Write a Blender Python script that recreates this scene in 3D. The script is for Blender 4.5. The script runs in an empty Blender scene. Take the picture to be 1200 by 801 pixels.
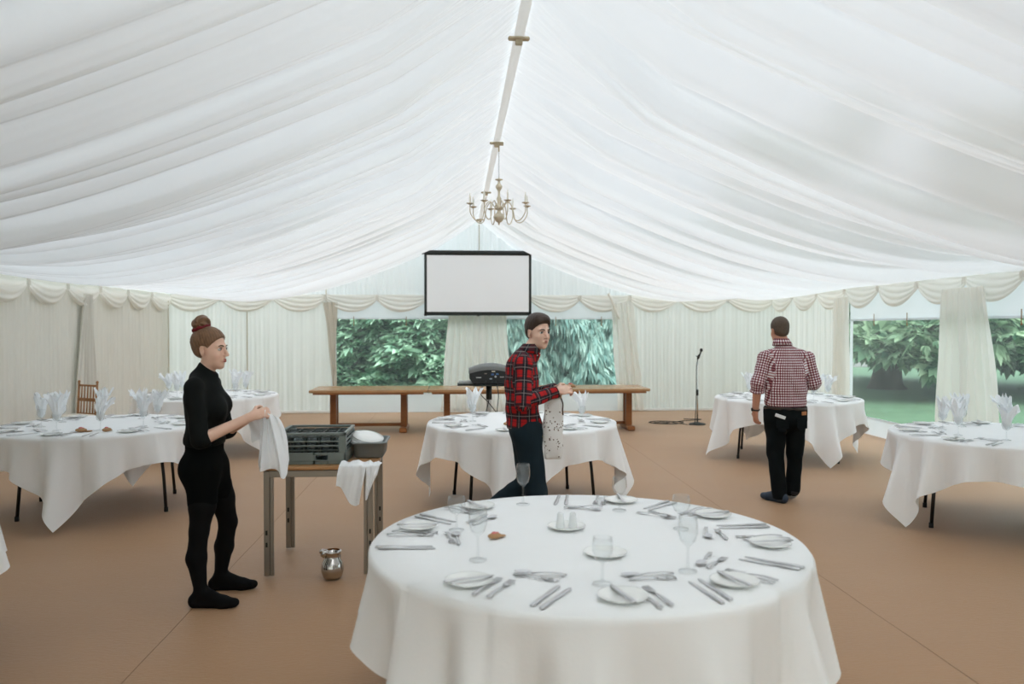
import bpy, bmesh, math, random
import numpy as np
from mathutils import Vector, Matrix

# ------------------------------------------------------------------ camera, world, light, exposure
scene = bpy.context.scene
COL = scene.collection
FPX, CAMH = 933.0, 1.66
YAW = math.atan(64 / FPX)
PIT = -math.atan(16.5 / FPX)
cam_d = bpy.data.cameras.new('camera')
cam_d.sensor_width = 36.0
cam_d.lens = 36.0 * FPX / 1200.0
cam_d.clip_start = 0.05
cam_d.clip_end = 300
cam_d.dof.use_dof = True
cam_d.dof.focus_distance = 6.2
cam_d.dof.aperture_fstop = 2.0
cam = bpy.data.objects.new('camera', cam_d)
COL.objects.link(cam)
cam.location = (0, 0, CAMH)
cam.rotation_euler = (math.pi / 2 + PIT, 0, -YAW)
scene.camera = cam

world = bpy.data.worlds.new('overcast_sky')
scene.world = world
world.use_nodes = True
wn = world.node_tree.nodes
bg = wn['Background']
# overcast sky: brightness rises with elevation as (1 + 2 sin e) / 3
_tc = wn.new('ShaderNodeTexCoord'); _sx = wn.new('ShaderNodeSeparateXYZ'); _ma = wn.new('ShaderNodeMath'); _mu = wn.new('ShaderNodeMath')
_ma.operation = 'MAXIMUM'; _ma.inputs[1].default_value = 0.0
_mu.operation = 'MULTIPLY_ADD'; _mu.inputs[1].default_value = 2 / 3 * 2.3; _mu.inputs[2].default_value = 1 / 3 * 2.3
wl = world.node_tree.links
wl.new(_tc.outputs['Generated'], _sx.inputs[0]); wl.new(_sx.outputs['Z'], _ma.inputs[0]); wl.new(_ma.outputs[0], _mu.inputs[0]); wl.new(_mu.outputs[0], bg.inputs['Strength'])
bg.inputs['Color'].default_value = (0.85, 0.93, 1.0, 1)

sun_d = bpy.data.lights.new('hazy_sun', 'SUN')
sun_d.energy = 2.2
sun_d.angle = math.radians(40)
sun_d.color = (1.0, 0.98, 0.94)
sun = bpy.data.objects.new('hazy_sun', sun_d)
COL.objects.link(sun)
sun.rotation_euler = (math.radians(42), math.radians(4), 0)

scene.view_settings.view_transform = 'Standard'
scene.view_settings.look = 'None'
scene.view_settings.gamma = 1.0
scene.view_settings.use_curve_mapping = False
scene.view_settings.exposure = 0.92
scene.cycles.diffuse_bounces = 6
scene.cycles.max_bounces = 14
scene.cycles.transparent_max_bounces = 24
scene.cycles.caustics_reflective = False
scene.cycles.caustics_refractive = True

# ------------------------------------------------------------------ tent dimensions (metres)
XL, XR, XM = -5.57, 6.43, 0.43
YB, YF = 15.8, -3.2
ZE, ZR = 2.22, 3.78
random.seed(7)
rng = np.random.default_rng(11)
PI = math.pi

# ------------------------------------------------------------------ helpers
def setp(o, label=None, cat=None, group=None, kind=None):
    if label: o['label'] = label
    if cat: o['category'] = cat
    if group: o['group'] = group
    if kind: o['kind'] = kind
    return o

def thing(name, label, cat, loc=(0, 0, 0), rz=0.0, group=None):
    o = bpy.data.objects.new(name, None)
    o.empty_display_size = 0.05
    COL.objects.link(o)
    o.location = loc
    o.rotation_euler = (0, 0, rz)
    return setp(o, label, cat, group)

def mesh_data(name, V, F, mat=None, smooth=True):
    me = bpy.data.meshes.new(name)
    me.from_pydata(np.asarray(V, dtype=float).tolist(), [], [list(map(int, f)) for f in F])
    if smooth:
        me.polygons.foreach_set('use_smooth', [True] * len(me.polygons))
    if mat: me.materials.append(mat)
    me.update()
    return me

def link(name, me, parent=None, loc=None, rot=None):
    o = bpy.data.objects.new(name, me)
    COL.objects.link(o)
    if parent is not None: o.parent = parent
    if loc is not None: o.location = loc
    if rot is not None: o.rotation_euler = rot
    return o

def mk(name, VF, mat, parent=None, smooth=True, loc=None, rot=None):
    return link(name, mesh_data(name, VF[0], VF[1], mat, smooth), parent, loc, rot)

def merge(*parts):
    V, F, n = [], [], 0
    for v, f in parts:
        v = np.asarray(v, dtype=float)
        V.append(v)
        F += [[int(i) + n for i in q] for q in f]
        n += len(v)
    return np.concatenate(V), F

def xf(VF, loc=(0, 0, 0), M=None):
    v = np.asarray(VF[0], dtype=float)
    if M is not None: v = v @ np.asarray(M, dtype=float)[:3, :3].T
    return v + np.asarray(loc), VF[1]

def rotz(a):
    c, s = math.cos(a), math.sin(a)
    return np.array([[c, -s, 0], [s, c, 0], [0, 0, 1.0]])
def rotx(a):
    c, s = math.cos(a), math.sin(a)
    return np.array([[1, 0, 0], [0, c, -s], [0, s, c]])
def roty(a):
    c, s = math.cos(a), math.sin(a)
    return np.array([[c, 0, s], [0, 1, 0], [-s, 0, c]])

def box(c, s, bev=0.0):
    """box centred at c with full size s, chamfered on all edges when bev > 0"""
    c = np.asarray(c, float); hx, hy, hz = np.asarray(s, float) / 2
    if bev <= 0:
        V = np.array([[x, y, z] for x in (-hx, hx) for y in (-hy, hy) for z in (-hz, hz)]) + c
        return V, [(0, 1, 3, 2), (4, 6, 7, 5), (0, 4, 5, 1), (2, 3, 7, 6), (0, 2, 6, 4), (1, 5, 7, 3)]
    b = min(bev, hx * .9, hy * .9, hz * .9)
    bm = bmesh.new()
    bmesh.ops.create_cube(bm, size=1.0)
    for v in bm.verts: v.co = (v.co.x * 2 * hx, v.co.y * 2 * hy, v.co.z * 2 * hz)
    bmesh.ops.bevel(bm, geom=bm.edges[:], offset=b, segments=1, affect='EDGES', profile=0.5)
    bm.verts.ensure_lookup_table()
    V = np.array([v.co[:] for v in bm.verts]) + c
    F = [[v.index for v in f.verts] for f in bm.faces]
    bm.free()
    return V, F

def grid_faces(nu, nv, wrap=False, base=0):
    F = []
    for i in range(nu - (0 if wrap else 1)):
        i2 = (i + 1) % nu
        for j in range(nv - 1):
            F.append((base + i * nv + j, base + i2 * nv + j, base + i2 * nv + j + 1, base + i * nv + j + 1))
    return F

def lathe(prof, n=24, close=True):
    """prof: list of (r, z); revolved round Z"""
    V = []; m = len(prof)
    for i in range(n):
        a = 2 * PI * i / n
        for r, z in prof: V.append((r * math.cos(a), r * math.sin(a), z))
    F = grid_faces(n, m, True)
    return np.array(V), F

def tube(path, r, n=8, caps=True, closed=False):
    P = [np.asarray(p, float) for p in path]
    m = len(P)
    rs = r if hasattr(r, '__len__') else [r] * m
    V = []; prev = None
    for i in range(m):
        t = P[min(i + 1, m - 1)] - P[max(i - 1, 0)] if not closed else P[(i + 1) % m] - P[i - 1]
        t = t / (np.linalg.norm(t) + 1e-9)
        if prev is None:
            u = np.array([0, 0, 1.0]) if abs(t[2]) < .9 else np.array([1.0, 0, 0])
        else: u = prev
        u = u - t * (u @ t); u /= np.linalg.norm(u) + 1e-9
        prev = u; w = np.cross(t, u)
        for k in range(n):
            a = 2 * PI * k / n
            V.append(P[i] + rs[i] * (math.cos(a) * u + math.sin(a) * w))
    F = []
    for i in range(m if closed else m - 1):
        i2 = (i + 1) % m
        for k in range(n):
            k2 = (k + 1) % n
            F.append((i * n + k, i * n + k2, i2 * n + k2, i2 * n + k))
    if caps and not closed:
        F.append(tuple(range(n))[::-1]); F.append(tuple((m - 1) * n + k for k in range(n)))
    return np.array(V), F

def curve_pts(P, n=24):
    """Catmull-Rom through P"""
    P = [np.asarray(p, float) for p in P]
    Q = [2 * P[0] - P[1]] + P + [2 * P[-1] - P[-2]]
    out = []
    for i in range(1, len(Q) - 2):
        for k in range(n if i < len(Q) - 3 else n + 1):
            t = k / n
            a, b, c, d = Q[i - 1], Q[i], Q[i + 1], Q[i + 2]
            out.append(.5 * (2 * b + (c - a) * t + (2 * a - 5 * b + 4 * c - d) * t * t + (3 * b - a - 3 * c + d) * t ** 3))
    return out

def ellipsoid(c, r, n=16, m=10):
    V = [];
    for i in range(n):
        a = 2 * PI * i / n
        for j in range(m + 1):
            b = -PI / 2 + PI * j / m
            V.append((c[0] + r[0] * math.cos(b) * math.cos(a), c[1] + r[1] * math.cos(b) * math.sin(a), c[2] + r[2] * math.sin(b)))
    return np.array(V), grid_faces(n, m + 1, True)

# ------------------------------------------------------------------ materials
MATS = {}
def sr(r, g, b):
    return tuple((c / 255 / 12.92) if c / 255 <= .04045 else ((c / 255 + .055) / 1.055) ** 2.4 for c in (r, g, b))

def base_nodes(name):
    m = bpy.data.materials.new(name); m.use_nodes = True
    nt = m.node_tree
    for n in list(nt.nodes): nt.nodes.remove(n)
    out = nt.nodes.new('ShaderNodeOutputMaterial')
    return m, nt, out

def noise_col(nt, col, amt, scale, stretch=(1, 1, 1), coord='Object', detail=4):
    tc = nt.nodes.new('ShaderNodeTexCoord'); mp = nt.nodes.new('ShaderNodeMapping')
    mp.inputs['Scale'].default_value = stretch
    nz = nt.nodes.new('ShaderNodeTexNoise'); nz.inputs['Scale'].default_value = scale; nz.inputs['Detail'].default_value = detail
    nt.links.new(tc.outputs[coord], mp.inputs['Vector']); nt.links.new(mp.outputs[0], nz.inputs['Vector'])
    rp = nt.nodes.new('ShaderNodeMix'); rp.data_type = 'RGBA'
    rp.inputs[6].default_value = tuple(c * (1 - amt) for c in col) + (1,)
    rp.inputs[7].default_value = tuple(min(1, c * (1 + amt)) for c in col) + (1,)
    nt.links.new(nz.outputs['Fac'], rp.inputs[0])
    return rp.outputs[2], nz

def mat(name, col, rough=.6, metal=0.0, amt=.08, scale=8, stretch=(1, 1, 1), bump=0.0, bscale=None, spec=.4, sheen=0.0, coat=0.0):
    if name in MATS: return MATS[name]
    m, nt, out = base_nodes(name)
    p = nt.nodes.new('ShaderNodeBsdfPrincipled')
    c, nz = noise_col(nt, col, amt, scale, stretch)
    nt.links.new(c, p.inputs['Base Color'])
    p.inputs['Roughness'].default_value = rough; p.inputs['Metallic'].default_value = metal
    p.inputs['Specular IOR Level'].default_value = spec
    p.inputs['Sheen Weight'].default_value = sheen; p.inputs['Coat Weight'].default_value = coat
    if bump > 0:
        b = nt.nodes.new('ShaderNodeBump'); b.inputs['Strength'].default_value = bump; b.inputs['Distance'].default_value = .01
        if bscale:
            n2 = nt.nodes.new('ShaderNodeTexNoise'); n2.inputs['Scale'].default_value = bscale; n2.inputs['Detail'].default_value = 3
            tc = nt.nodes.new('ShaderNodeTexCoord'); mp = nt.nodes.new('ShaderNodeMapping'); mp.inputs['Scale'].default_value = stretch
            nt.links.new(tc.outputs['Object'], mp.inputs['Vector']); nt.links.new(mp.outputs[0], n2.inputs['Vector'])
            nt.links.new(n2.outputs['Fac'], b.inputs['Height'])
        else: nt.links.new(nz.outputs['Fac'], b.inputs['Height'])
        nt.links.new(b.outputs[0], p.inputs['Normal'])
    nt.links.new(p.outputs[0], out.inputs[0])
    MATS[name] = m
    return m

def fabric(name, col, trans=.3, tcol=None, weave=0.0, amt=.03, scale=3, bump=.15, bscale=40, stretch=(1, 1, 1)):
    """thin cloth: diffuse on both sides plus light passing through the weave"""
    if name in MATS: return MATS[name]
    m, nt, out = base_nodes(name)
    c, nz = noise_col(nt, col, amt, scale)
    d = nt.nodes.new('ShaderNodeBsdfDiffuse'); t = nt.nodes.new('ShaderNodeBsdfTranslucent'); mx = nt.nodes.new('ShaderNodeMixShader')
    nt.links.new(c, d.inputs[0])
    t.inputs[0].default_value = (tcol or col) + (1,)
    mx.inputs[0].default_value = trans
    n2 = nt.nodes.new('ShaderNodeTexNoise'); n2.inputs['Scale'].default_value = bscale; n2.inputs['Detail'].default_value = 3
    tc = nt.nodes.new('ShaderNodeTexCoord'); mp = nt.nodes.new('ShaderNodeMapping'); mp.inputs['Scale'].default_value = stretch
    nt.links.new(tc.outputs['Object'], mp.inputs['Vector']); nt.links.new(mp.outputs[0], n2.inputs['Vector'])
    b = nt.nodes.new('ShaderNodeBump'); b.inputs['Strength'].default_value = bump; b.inputs['Distance'].default_value = .01
    nt.links.new(n2.outputs['Fac'], b.inputs['Height'])
    nt.links.new(b.outputs[0], d.inputs['Normal'])
    nt.links.new(d.outputs[0], mx.inputs[1]); nt.links.new(t.outputs[0], mx.inputs[2])
    last = mx
    if weave > 0:   # thin weave: a share of the light scatters forward
        tp = nt.nodes.new('ShaderNodeBsdfRefraction'); tp.distribution = 'GGX'; tp.inputs['Color'].default_value = (.92, .95, .97, 1); tp.inputs['Roughness'].default_value = 1.0; tp.inputs['IOR'].default_value = 1.03; last = nt.nodes.new('ShaderNodeMixShader'); last.inputs[0].default_value = weave
        nt.links.new(mx.outputs[0], last.inputs[1]); nt.links.new(tp.outputs[0], last.inputs[2])
    nt.links.new(last.outputs[0], out.inputs[0])
    MATS[name] = m
    return m

def clear(name, tint=(1, 1, 1), haze=.04, gloss=.8, ior=1.45):
    """thin clear sheet or glass wall: fresnel reflection, tinted see-through, a little haze"""
    if name in MATS: return MATS[name]
    m, nt, out = base_nodes(name)
    tr = nt.nodes.new('ShaderNodeBsdfTransparent'); tr.inputs[0].default_value = tint + (1,)
    gl = nt.nodes.new('ShaderNodeBsdfGlossy'); gl.inputs['Roughness'].default_value = .06
    df = nt.nodes.new('ShaderNodeBsdfTranslucent'); df.inputs[0].default_value = (.85, .92, .95, 1)
    lw = nt.nodes.new('ShaderNodeLayerWeight'); lw.inputs['Blend'].default_value = .5
    fr = nt.nodes.new('ShaderNodeMath'); fr.operation = 'POWER'; fr.inputs[1].default_value = 4.0
    nt.links.new(lw.outputs['Facing'], fr.inputs[0])
    nz = nt.nodes.new('ShaderNodeTexNoise'); nz.inputs['Scale'].default_value = 2.5
    bp = nt.nodes.new('ShaderNodeBump'); bp.inputs['Strength'].default_value = .08
    nt.links.new(nz.outputs['Fac'], bp.inputs['Height']); nt.links.new(bp.outputs[0], gl.inputs['Normal'])
    ml = nt.nodes.new('ShaderNodeMath'); ml.operation = 'MULTIPLY_ADD'; ml.inputs[1].default_value = gloss; ml.inputs[2].default_value = .035
    nt.links.new(fr.outputs[0], ml.inputs[0])
    m1 = nt.nodes.new('ShaderNodeMixShader'); m1.inputs[0].default_value = haze
    nt.links.new(tr.outputs[0], m1.inputs[1]); nt.links.new(df.outputs[0], m1.inputs[2])
    m2 = nt.nodes.new('ShaderNodeMixShader')
    nt.links.new(ml.outputs[0], m2.inputs[0]); nt.links.new(m1.outputs[0], m2.inputs[1]); nt.links.new(gl.outputs[0], m2.inputs[2])
    nt.links.new(m2.outputs[0], out.inputs[0])
    MATS[name] = m
    return m

def leafmat(name, c1, c2, trans=.3):
    if name in MATS: return MATS[name]
    m, nt, out = base_nodes(name)
    g = nt.nodes.new('ShaderNodeNewGeometry')
    mx = nt.nodes.new('ShaderNodeMix'); mx.data_type = 'RGBA'
    mx.inputs[6].default_value = c1 + (1,); mx.inputs[7].default_value = c2 + (1,)
    nt.links.new(g.outputs['Random Per Island'], mx.inputs[0])
    d = nt.nodes.new('ShaderNodeBsdfDiffuse'); t = nt.nodes.new('ShaderNodeBsdfTranslucent'); ms = nt.nodes.new('ShaderNodeMixShader')
    ms.inputs[0].default_value = trans
    nt.links.new(mx.outputs[2], d.inputs[0]); nt.links.new(mx.outputs[2], t.inputs[0])
    nt.links.new(d.outputs[0], ms.inputs[1]); nt.links.new(t.outputs[0], ms.inputs[2]); nt.links.new(ms.outputs[0], out.inputs[0])
    MATS[name] = m
    return m

M_ROOF = fabric('roof_lining', (.84, .85, .85), .14, (.80, .83, .85), .12, bscale=30)
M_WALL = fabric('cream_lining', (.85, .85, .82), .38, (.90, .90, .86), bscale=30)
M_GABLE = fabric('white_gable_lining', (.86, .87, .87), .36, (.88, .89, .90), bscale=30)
M_WALLL = fabric('shaded_cream_lining', (.74, .72, .66), .05, (.84, .80, .70), bscale=30)  # cream lining darkened and made more opaque to carry the left side's dimness
M_SWAG = fabric('cream_swag', (.90, .885, .84), .32, (.88, .86, .79))
M_CURT = fabric('curtain_cloth', (.89, .885, .85), .46, (.92, .90, .84))
M_PVC = fabric('white_tent_sheet', (.86, .88, .89), .40, (.82, .88, .92), bump=.05)
M_CLOTH = fabric('white_table_linen', (.94, .95, .955), .08, (.9, .91, .92), bump=.08, bscale=90)
M_NAPK = fabric('white_napkin_linen', (.92, .94, .96), .12, (.9, .93, .95), bump=.1, bscale=60)
M_PANE = clear('clear_tent_window', (.93, .985, .975), .06, .7)
M_GLASS = clear("drinking_glass", (.985, .99, .99), .015, .8, 1.5)
M_STEEL = mat('cutlery_steel', (.60, .60, .61), .34, 1.0, .1, 20)
M_CHINA = mat('white_china', (.83, .84, .82), .18, 0, .02, 4, spec=.5)
M_BLACKM = mat('black_steel_tube', (.012, .012, .013), .4, 0, .2, 10)
M_WOOD = mat('varnished_oak', (.25, .095, .030), .34, 0, .28, 3, (1, 14, 14), .1)
M_WOODT = mat('pale_worn_oak', (.42, .24, .115), .26, 0, .22, 3, (1, 14, 14), .08, spec=.6)
M_BROWN = mat('brown_strap', (.32, .2, .1), .7)
# ------------------------------------------------------------------ the tent: floor, ceiling, walls, windows
def carpet_mat():
    m, nt, out = base_nodes('tan_coir_matting')
    p = nt.nodes.new('ShaderNodeBsdfPrincipled')
    c, nz = noise_col(nt, (.37, .20, .092), .10, 1.2, (.6, 1, 1))
    c2, nz2 = noise_col(nt, (.37, .20, .092), .16, 7, (.35, 14, 1))
    mx = nt.nodes.new('ShaderNodeMix'); mx.data_type = 'RGBA'; mx.inputs[0].default_value = .45
    nt.links.new(c, mx.inputs[6]); nt.links.new(c2, mx.inputs[7]); nt.links.new(mx.outputs[2], p.inputs['Base Color'])
    p.inputs['Roughness'].default_value = .5; p.inputs['Specular IOR Level'].default_value = .3
    p.inputs['Sheen Weight'].default_value = .25; p.inputs['Sheen Roughness'].default_value = .4
    wv = nt.nodes.new('ShaderNodeTexNoise'); wv.inputs['Scale'].default_value = 60
    tc = nt.nodes.new('ShaderNodeTexCoord'); mp = nt.nodes.new('ShaderNodeMapping'); mp.inputs['Scale'].default_value = (.4, 2, 1)
    nt.links.new(tc.outputs['Object'], mp.inputs[0]); nt.links.new(mp.outputs[0], wv.inputs['Vector'])
    b = nt.nodes.new('ShaderNodeBump'); b.inputs['Strength'].default_value = .25; b.inputs['Distance'].default_value = .01
    nt.links.new(wv.outputs['Fac'], b.inputs['Height']); nt.links.new(b.outputs[0], p.inputs['Normal'])
    nt.links.new(p.outputs[0], out.inputs[0])
    return m
M_CARPET = carpet_mat()
floor = setp(mk('floor', box((XM, (YB + YF) / 2, -.03), (XR - XL + .1, YB - YF + .1, .04)), mat('ground_board', (.20, .115, .06), .9)), kind='structure')
def carpet_strip(x0, x1, seed):
    r = np.random.default_rng(seed)
    xs = np.linspace(x0 + .0016, x1 - .0016, 26); ys = np.linspace(YF, YB, 120)
    V = []
    for x in xs:
        for y in ys:
            z = .0012 * math.sin(y * 7 + 1.7 * math.sin(x * 1.3 + seed))
            V.append((x, y, z - .003))
    return np.array(V), grid_faces(26, 120)
for i in range(3):
    mk('carpet_strip', carpet_strip(XL + 4 * i, XL + 4 * i + 4, i), M_CARPET, floor)

# ceiling lining: sagging swathes pleated from ridge to eave
_t = np.array([0, .05, .1, .23, .35, .455, .6, .8, 1.0])
_z = np.array([0, -.17, -.32, -.65, -.95, -1.16, -1.33, -1.40, -1.47])
_pf = np.polyfit(_t, _z, 5)
def zprof(t): return ZR + np.polyval(_pf, t) - np.polyval(_pf, 0) * (1 - t)
def fold_profile(ys, seed, lo, hi, depth):
    """hanging scallops between irregular creases; cusps point up"""
    r = np.random.default_rng(seed)
    b = [YF - 1.0]
    while b[-1] < YB + 1.5:
        b.append(b[-1] + r.uniform(lo, hi) * (1.7 if r.random() < .18 else 1))
    b = np.array(b); amp = r.uniform(.5, 1.3, len(b)); skew = r.uniform(.6, 1.7, len(b))
    k = np.clip(np.searchsorted(b, ys) - 1, 0, len(b) - 2)
    w = b[k + 1] - b[k]; p = np.clip((ys - b[k]) / w, 0, 1) ** skew[k]
    return -depth * amp[k] * w * np.sin(PI * p) ** .75
NY, NT = 900, 46
def ceiling_half(side):
    ys = np.linspace(YF, YB, NY); ts = np.linspace(0, 1, NT) ** 1.15
    V = np.zeros((NY, NT, 3))
    for j, t in enumerate(ts):
        warp = .10 * np.sin(ys * 1.1 + side * 2 + 1.5 * t) * t + .05 * np.sin(ys * 2.7 + 4 * t + side)
        big = fold_profile(ys + warp, 5 + side, .50, 1.05, .20)
        mid = fold_profile(ys + warp * .7 + .05 * math.sin(5 * t), 21 + side, .18, .42, .40)
        fine = fold_profile(ys + .02 * math.sin(9 * t), 44 + side, .045, .09, .20)
        env = .9 * min(1, t / .14) * min(1, (1 - t) / .35) ** .8
        z = zprof(t) + env * (1.0 * big + .8 * mid) + fine * (.25 + .7 * math.exp(-t * 9) + .3 * math.exp(-(1 - t) * 10)) * min(1, t / .02 + .25)
        bay = np.abs(np.sin(PI * (ys - 6.4) / 3.1)) ** .7
        z -= .035 * bay * math.sin(PI * t)
        x = XM + side * (t * 6.0)
        V[:, j, 0] = x; V[:, j, 1] = ys + .25 * mid * env; V[:, j, 2] = z
    return V.reshape(-1, 3), grid_faces(NY, NT)
ceil = setp(mk('ceiling', merge(ceiling_half(-1), ceiling_half(1)), M_ROOF), kind='structure')

# ridge: gathered ribbon with beige clamps at every bay
def ribbon():
    ys = np.linspace(YF, YB - .05, 500); V = []
    for y in ys:
        for u in np.linspace(-1, 1, 5):
            V.append((XM + .036 * u, y, ZR - .085 - .012 * u * u + .006 * math.sin(y * 95 + u)))
    return np.array(V), grid_faces(500, 5)
ridge = setp(mk('trim_1', ribbon(), fabric('ridge_ribbon', (.90, .89, .86), .45)), kind='structure')
M_BEIGE = mat('beige_clamp', (.45, .38, .26), .5)
for y in (-.0, 2.5, 5.57, 8.72, 11.9, 14.9):
    mk('ridge_clamp', merge(box((XM, y, ZR - .105), (.15, .045, .025), .008), box((XM, y, ZR - .13), (.05, .035, .04), .006)), M_BEIGE, ridge, False)

def pleats(s, seed, lam=.085, a=.010):
    r = np.random.default_rng(seed)
    ph = r.uniform(0, 6, 6)
    return a * np.sin(2 * PI * s / lam + 1.6 * np.sin(s * 3.1 + ph[0]) + .8 * np.sin(s * 7.3 + ph[1])) * (.7 + .4 * np.sin(s * 2.3 + ph[2])) \
        + a * .9 * np.sin(2 * PI * s / (lam * 2.7) + ph[3] + np.sin(s * 1.7)) + a * 1.6 * np.sin(s * 2.2 + ph[4])
def pleated(s0, s1, top, seed, bottom=0.0, step=.017, rows=9, a=.010, lam=.085):
    """pleated hanging in (s, offset, z); top may be a function of s"""
    n = max(8, int((s1 - s0) / step)); S = np.linspace(s0, s1, n)
    p = pleats(S, seed, lam, a)
    T = np.array([top(s) for s in S]) if callable(top) else np.full(n, top)
    V = np.zeros((n, rows, 3))
    for j in range(rows):
        v = j / (rows - 1)
        V[:, j, 0] = S + .012 * np.sin(S * 5 + v * 3) * (1 - v)
        V[:, j, 1] = p * (1.25 - .5 * v) + .010 * np.sin(S * 9 + 7 * v) * (1 - v)
        V[:, j, 2] = bottom + (T - bottom) * v
    return V.reshape(-1, 3), grid_faces(n, rows)
def on_back(VF, y=YB): v = VF[0]; return np.c_[v[:, 0], y - v[:, 1] - .03, v[:, 2]], VF[1]
def on_left(VF, x=XL): v = VF[0]; return np.c_[x + v[:, 1] + .03, v[:, 0], v[:, 2]], VF[1]
def on_right(VF, x=XR): v = VF[0]; return np.c_[x - v[:, 1] - .03, v[:, 0], v[:, 2]], VF[1]

WB = [(-2.46, .43), (.43, 3.32)]            # window bays in the back wall (x)
WR = [(9.5, 12.6), (6.4, 9.5), (3.3, 6.4)]  # window bays in the right wall (y)
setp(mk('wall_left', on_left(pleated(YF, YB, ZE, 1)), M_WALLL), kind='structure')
gable = lambda s: float(zprof(abs(s - XM) / 6.0)) + .04
wall_back = setp(mk('wall_back', merge(on_back(pleated(XL, WB[0][0], ZE + .02, 2)), on_back(pleated(WB[1][1], XR, ZE + .02, 3)),
                 ), M_WALL), kind='structure')
mk('gable_lining', on_back(pleated(XL, XR, gable, 4, bottom=ZE - .02, rows=5, a=.007), YB + .01), M_GABLE, wall_back)
setp(mk('wall_right', merge(on_right(pleated(WR[0][1], YB, ZE, 5)), on_right(pleated(YF, WR[2][0], ZE, 6))), M_WALL), kind='structure')
setp(mk('wall_front', merge(on_back(pleated(XL, XR, gable, 7), YF)), M_WALL), kind='structure')
# vertical seams of the lining panels and the white kador foot rail
setp(mk('trim_2', merge(box((XL + .09, 15.55, 1.1), (.012, .02, 2.15)), box((-4.06, YB - .075, 1.1), (.02, .01, 2.15)),
     box((XM, YB - .06, 3.0), (.02, .01, 1.4)), box((-2.55, YB - .06, 2.33), (.02, .01, .3))), fabric('seam_tape', (.62, .57, .46), .2), None, False), kind='structure')
M_RAIL = mat('white_foot_rail', (.8, .8, .77), .5)
setp(mk('baseboard_back', merge(box(((XL + WB[0][0]) / 2, YB - .075, .025), (WB[0][0] - XL, .03, .05), .006), box(((XR + WB[1][1]) / 2, YB - .075, .025), (XR - WB[1][1], .03, .05), .006)), M_RAIL, None, False), kind='structure')
setp(mk('baseboard_left', box((XL + .075, (YB + YF) / 2, .025), (.03, YB - YF, .05), .006), M_RAIL, None, False), kind='structure')

# windows: white sheet header and skirt round a clear pane, with strap toggles
def strap_vf():
    return merge(box((0, 0, 0), (.012, .006, .17)), box((0, -.004, -.085), (.02, .012, .03), .004))
STRAP = mesh_data('strap', *strap_vf(), M_BROWN, False)
def sheet(s0, s1, z0, z1, n=40, m=6, seed=0, amp=.006):
    V = []
    for i in range(n):
        s = s0 + (s1 - s0) * i / (n - 1)
        for j in range(m):
            z = z0 + (z1 - z0) * j / (m - 1)
            V.append((s, amp * math.sin(s * 4 + seed) * math.sin(z * 5 + seed) + amp * .6 * math.sin(s * 11 + z * 6), z))
    return np.array(V), grid_faces(n, m)
def window(idx, side, s0, s1, zb, zt, straps):
    put = on_back if side == 'back' else on_right
    e = bpy.data.objects.new('window_%d' % idx, None); COL.objects.link(e); setp(e, kind='structure')
    mk('header_panel', put(sheet(s0, s1, zt, ZE + .05, seed=idx)), M_PVC, e)
    mk('skirt_panel', put(sheet(s0, s1, 0.0, zb, seed=idx + 3)), M_PVC, e)
    mk('side_panel', put(sheet(s0, s0 + .1, zb, zt, 4)), M_PVC, e)
    mk('side_panel', put(sheet(s1 - .1, s1, zb, zt, 4)), M_PVC, e)
    mk('pane', put(sheet(s0 + .1, s1 - .1, zb, zt, 60, 30, idx, .004)), M_PANE, e)
    mk('welded_hem', merge(put(xf(box(((s0 + s1) / 2, .006, zb), (s1 - s0, .006, .03)), (0, 0, 0))), put(box(((s0 + s1) / 2, .006, zt), (s1 - s0, .006, .03)))), M_PVC, e, False)
    for s in straps:
        if side == 'back': link('strap', STRAP, e, (s, YB - .06, 1.80))
        else: link('strap', STRAP, e, (XR - .06, s, 1.79), (0, 0, PI / 2))
    return e
window(1, 'back', *WB[0], .36, 1.845, (-2.02, -1.0))
window(2, 'back', *WB[1], .33, 1.845, (1.95, 2.87))
window(3, 'right', *WR[0], .26, 1.785, (11.8, 10.9))
window(4, 'right', *WR[1], .26, 1.785, (8.6, 7.4))
window(5, 'right', *WR[2], .26, 1.785, (5.4,))

# valance swags under the eaves
def swag_vf(w=1.04, drop=.34, seed=0):
    r = np.random.default_rng(seed); nu, nv = 33, 22
    V = []; sk = r.uniform(-.12, .12)
    for i in range(nu):
        u = -1 + 2 * i / (nu - 1)
        us = np.clip(u + sk * (1 - u * u), -1, 1)
        sag = (1 - abs(us) ** 2.2)
        bot = -(.085 + (drop - .085) * sag)
        for j in range(nv):
            v = j / (nv - 1)
            z = bot * v
            ridg = abs(math.sin(PI * (v * 3.6 + .15 * seed + .5 * us))) ** .7
            off = .03 + (.018 + .055 * sag * (.25 + .75 * v)) * (.55 + .45 * ridg) * (1 - .5 * max(0, v - .9) / .1)
            V.append((u * w / 2, off, z))
    return np.array(V), grid_faces(nu, nv)
SW = [mesh_data('swag', *swag_vf(seed=k), M_SWAG) for k in range(4)]
def tail_vf(l=.2):
    V = []
    for i in range(9):
        u = -1 + i / 4
        for j in range(6):
            v = j / 5
            V.append((u * (.03 + .02 * v), .055 + .018 * math.cos(u * 6) * (1 - .3 * v), -l * v * (1 - .15 * abs(u))))
    return np.array(V), grid_faces(9, 6)
TAIL = mesh_data('swag_knot', *tail_vf(.12), M_SWAG)
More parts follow.
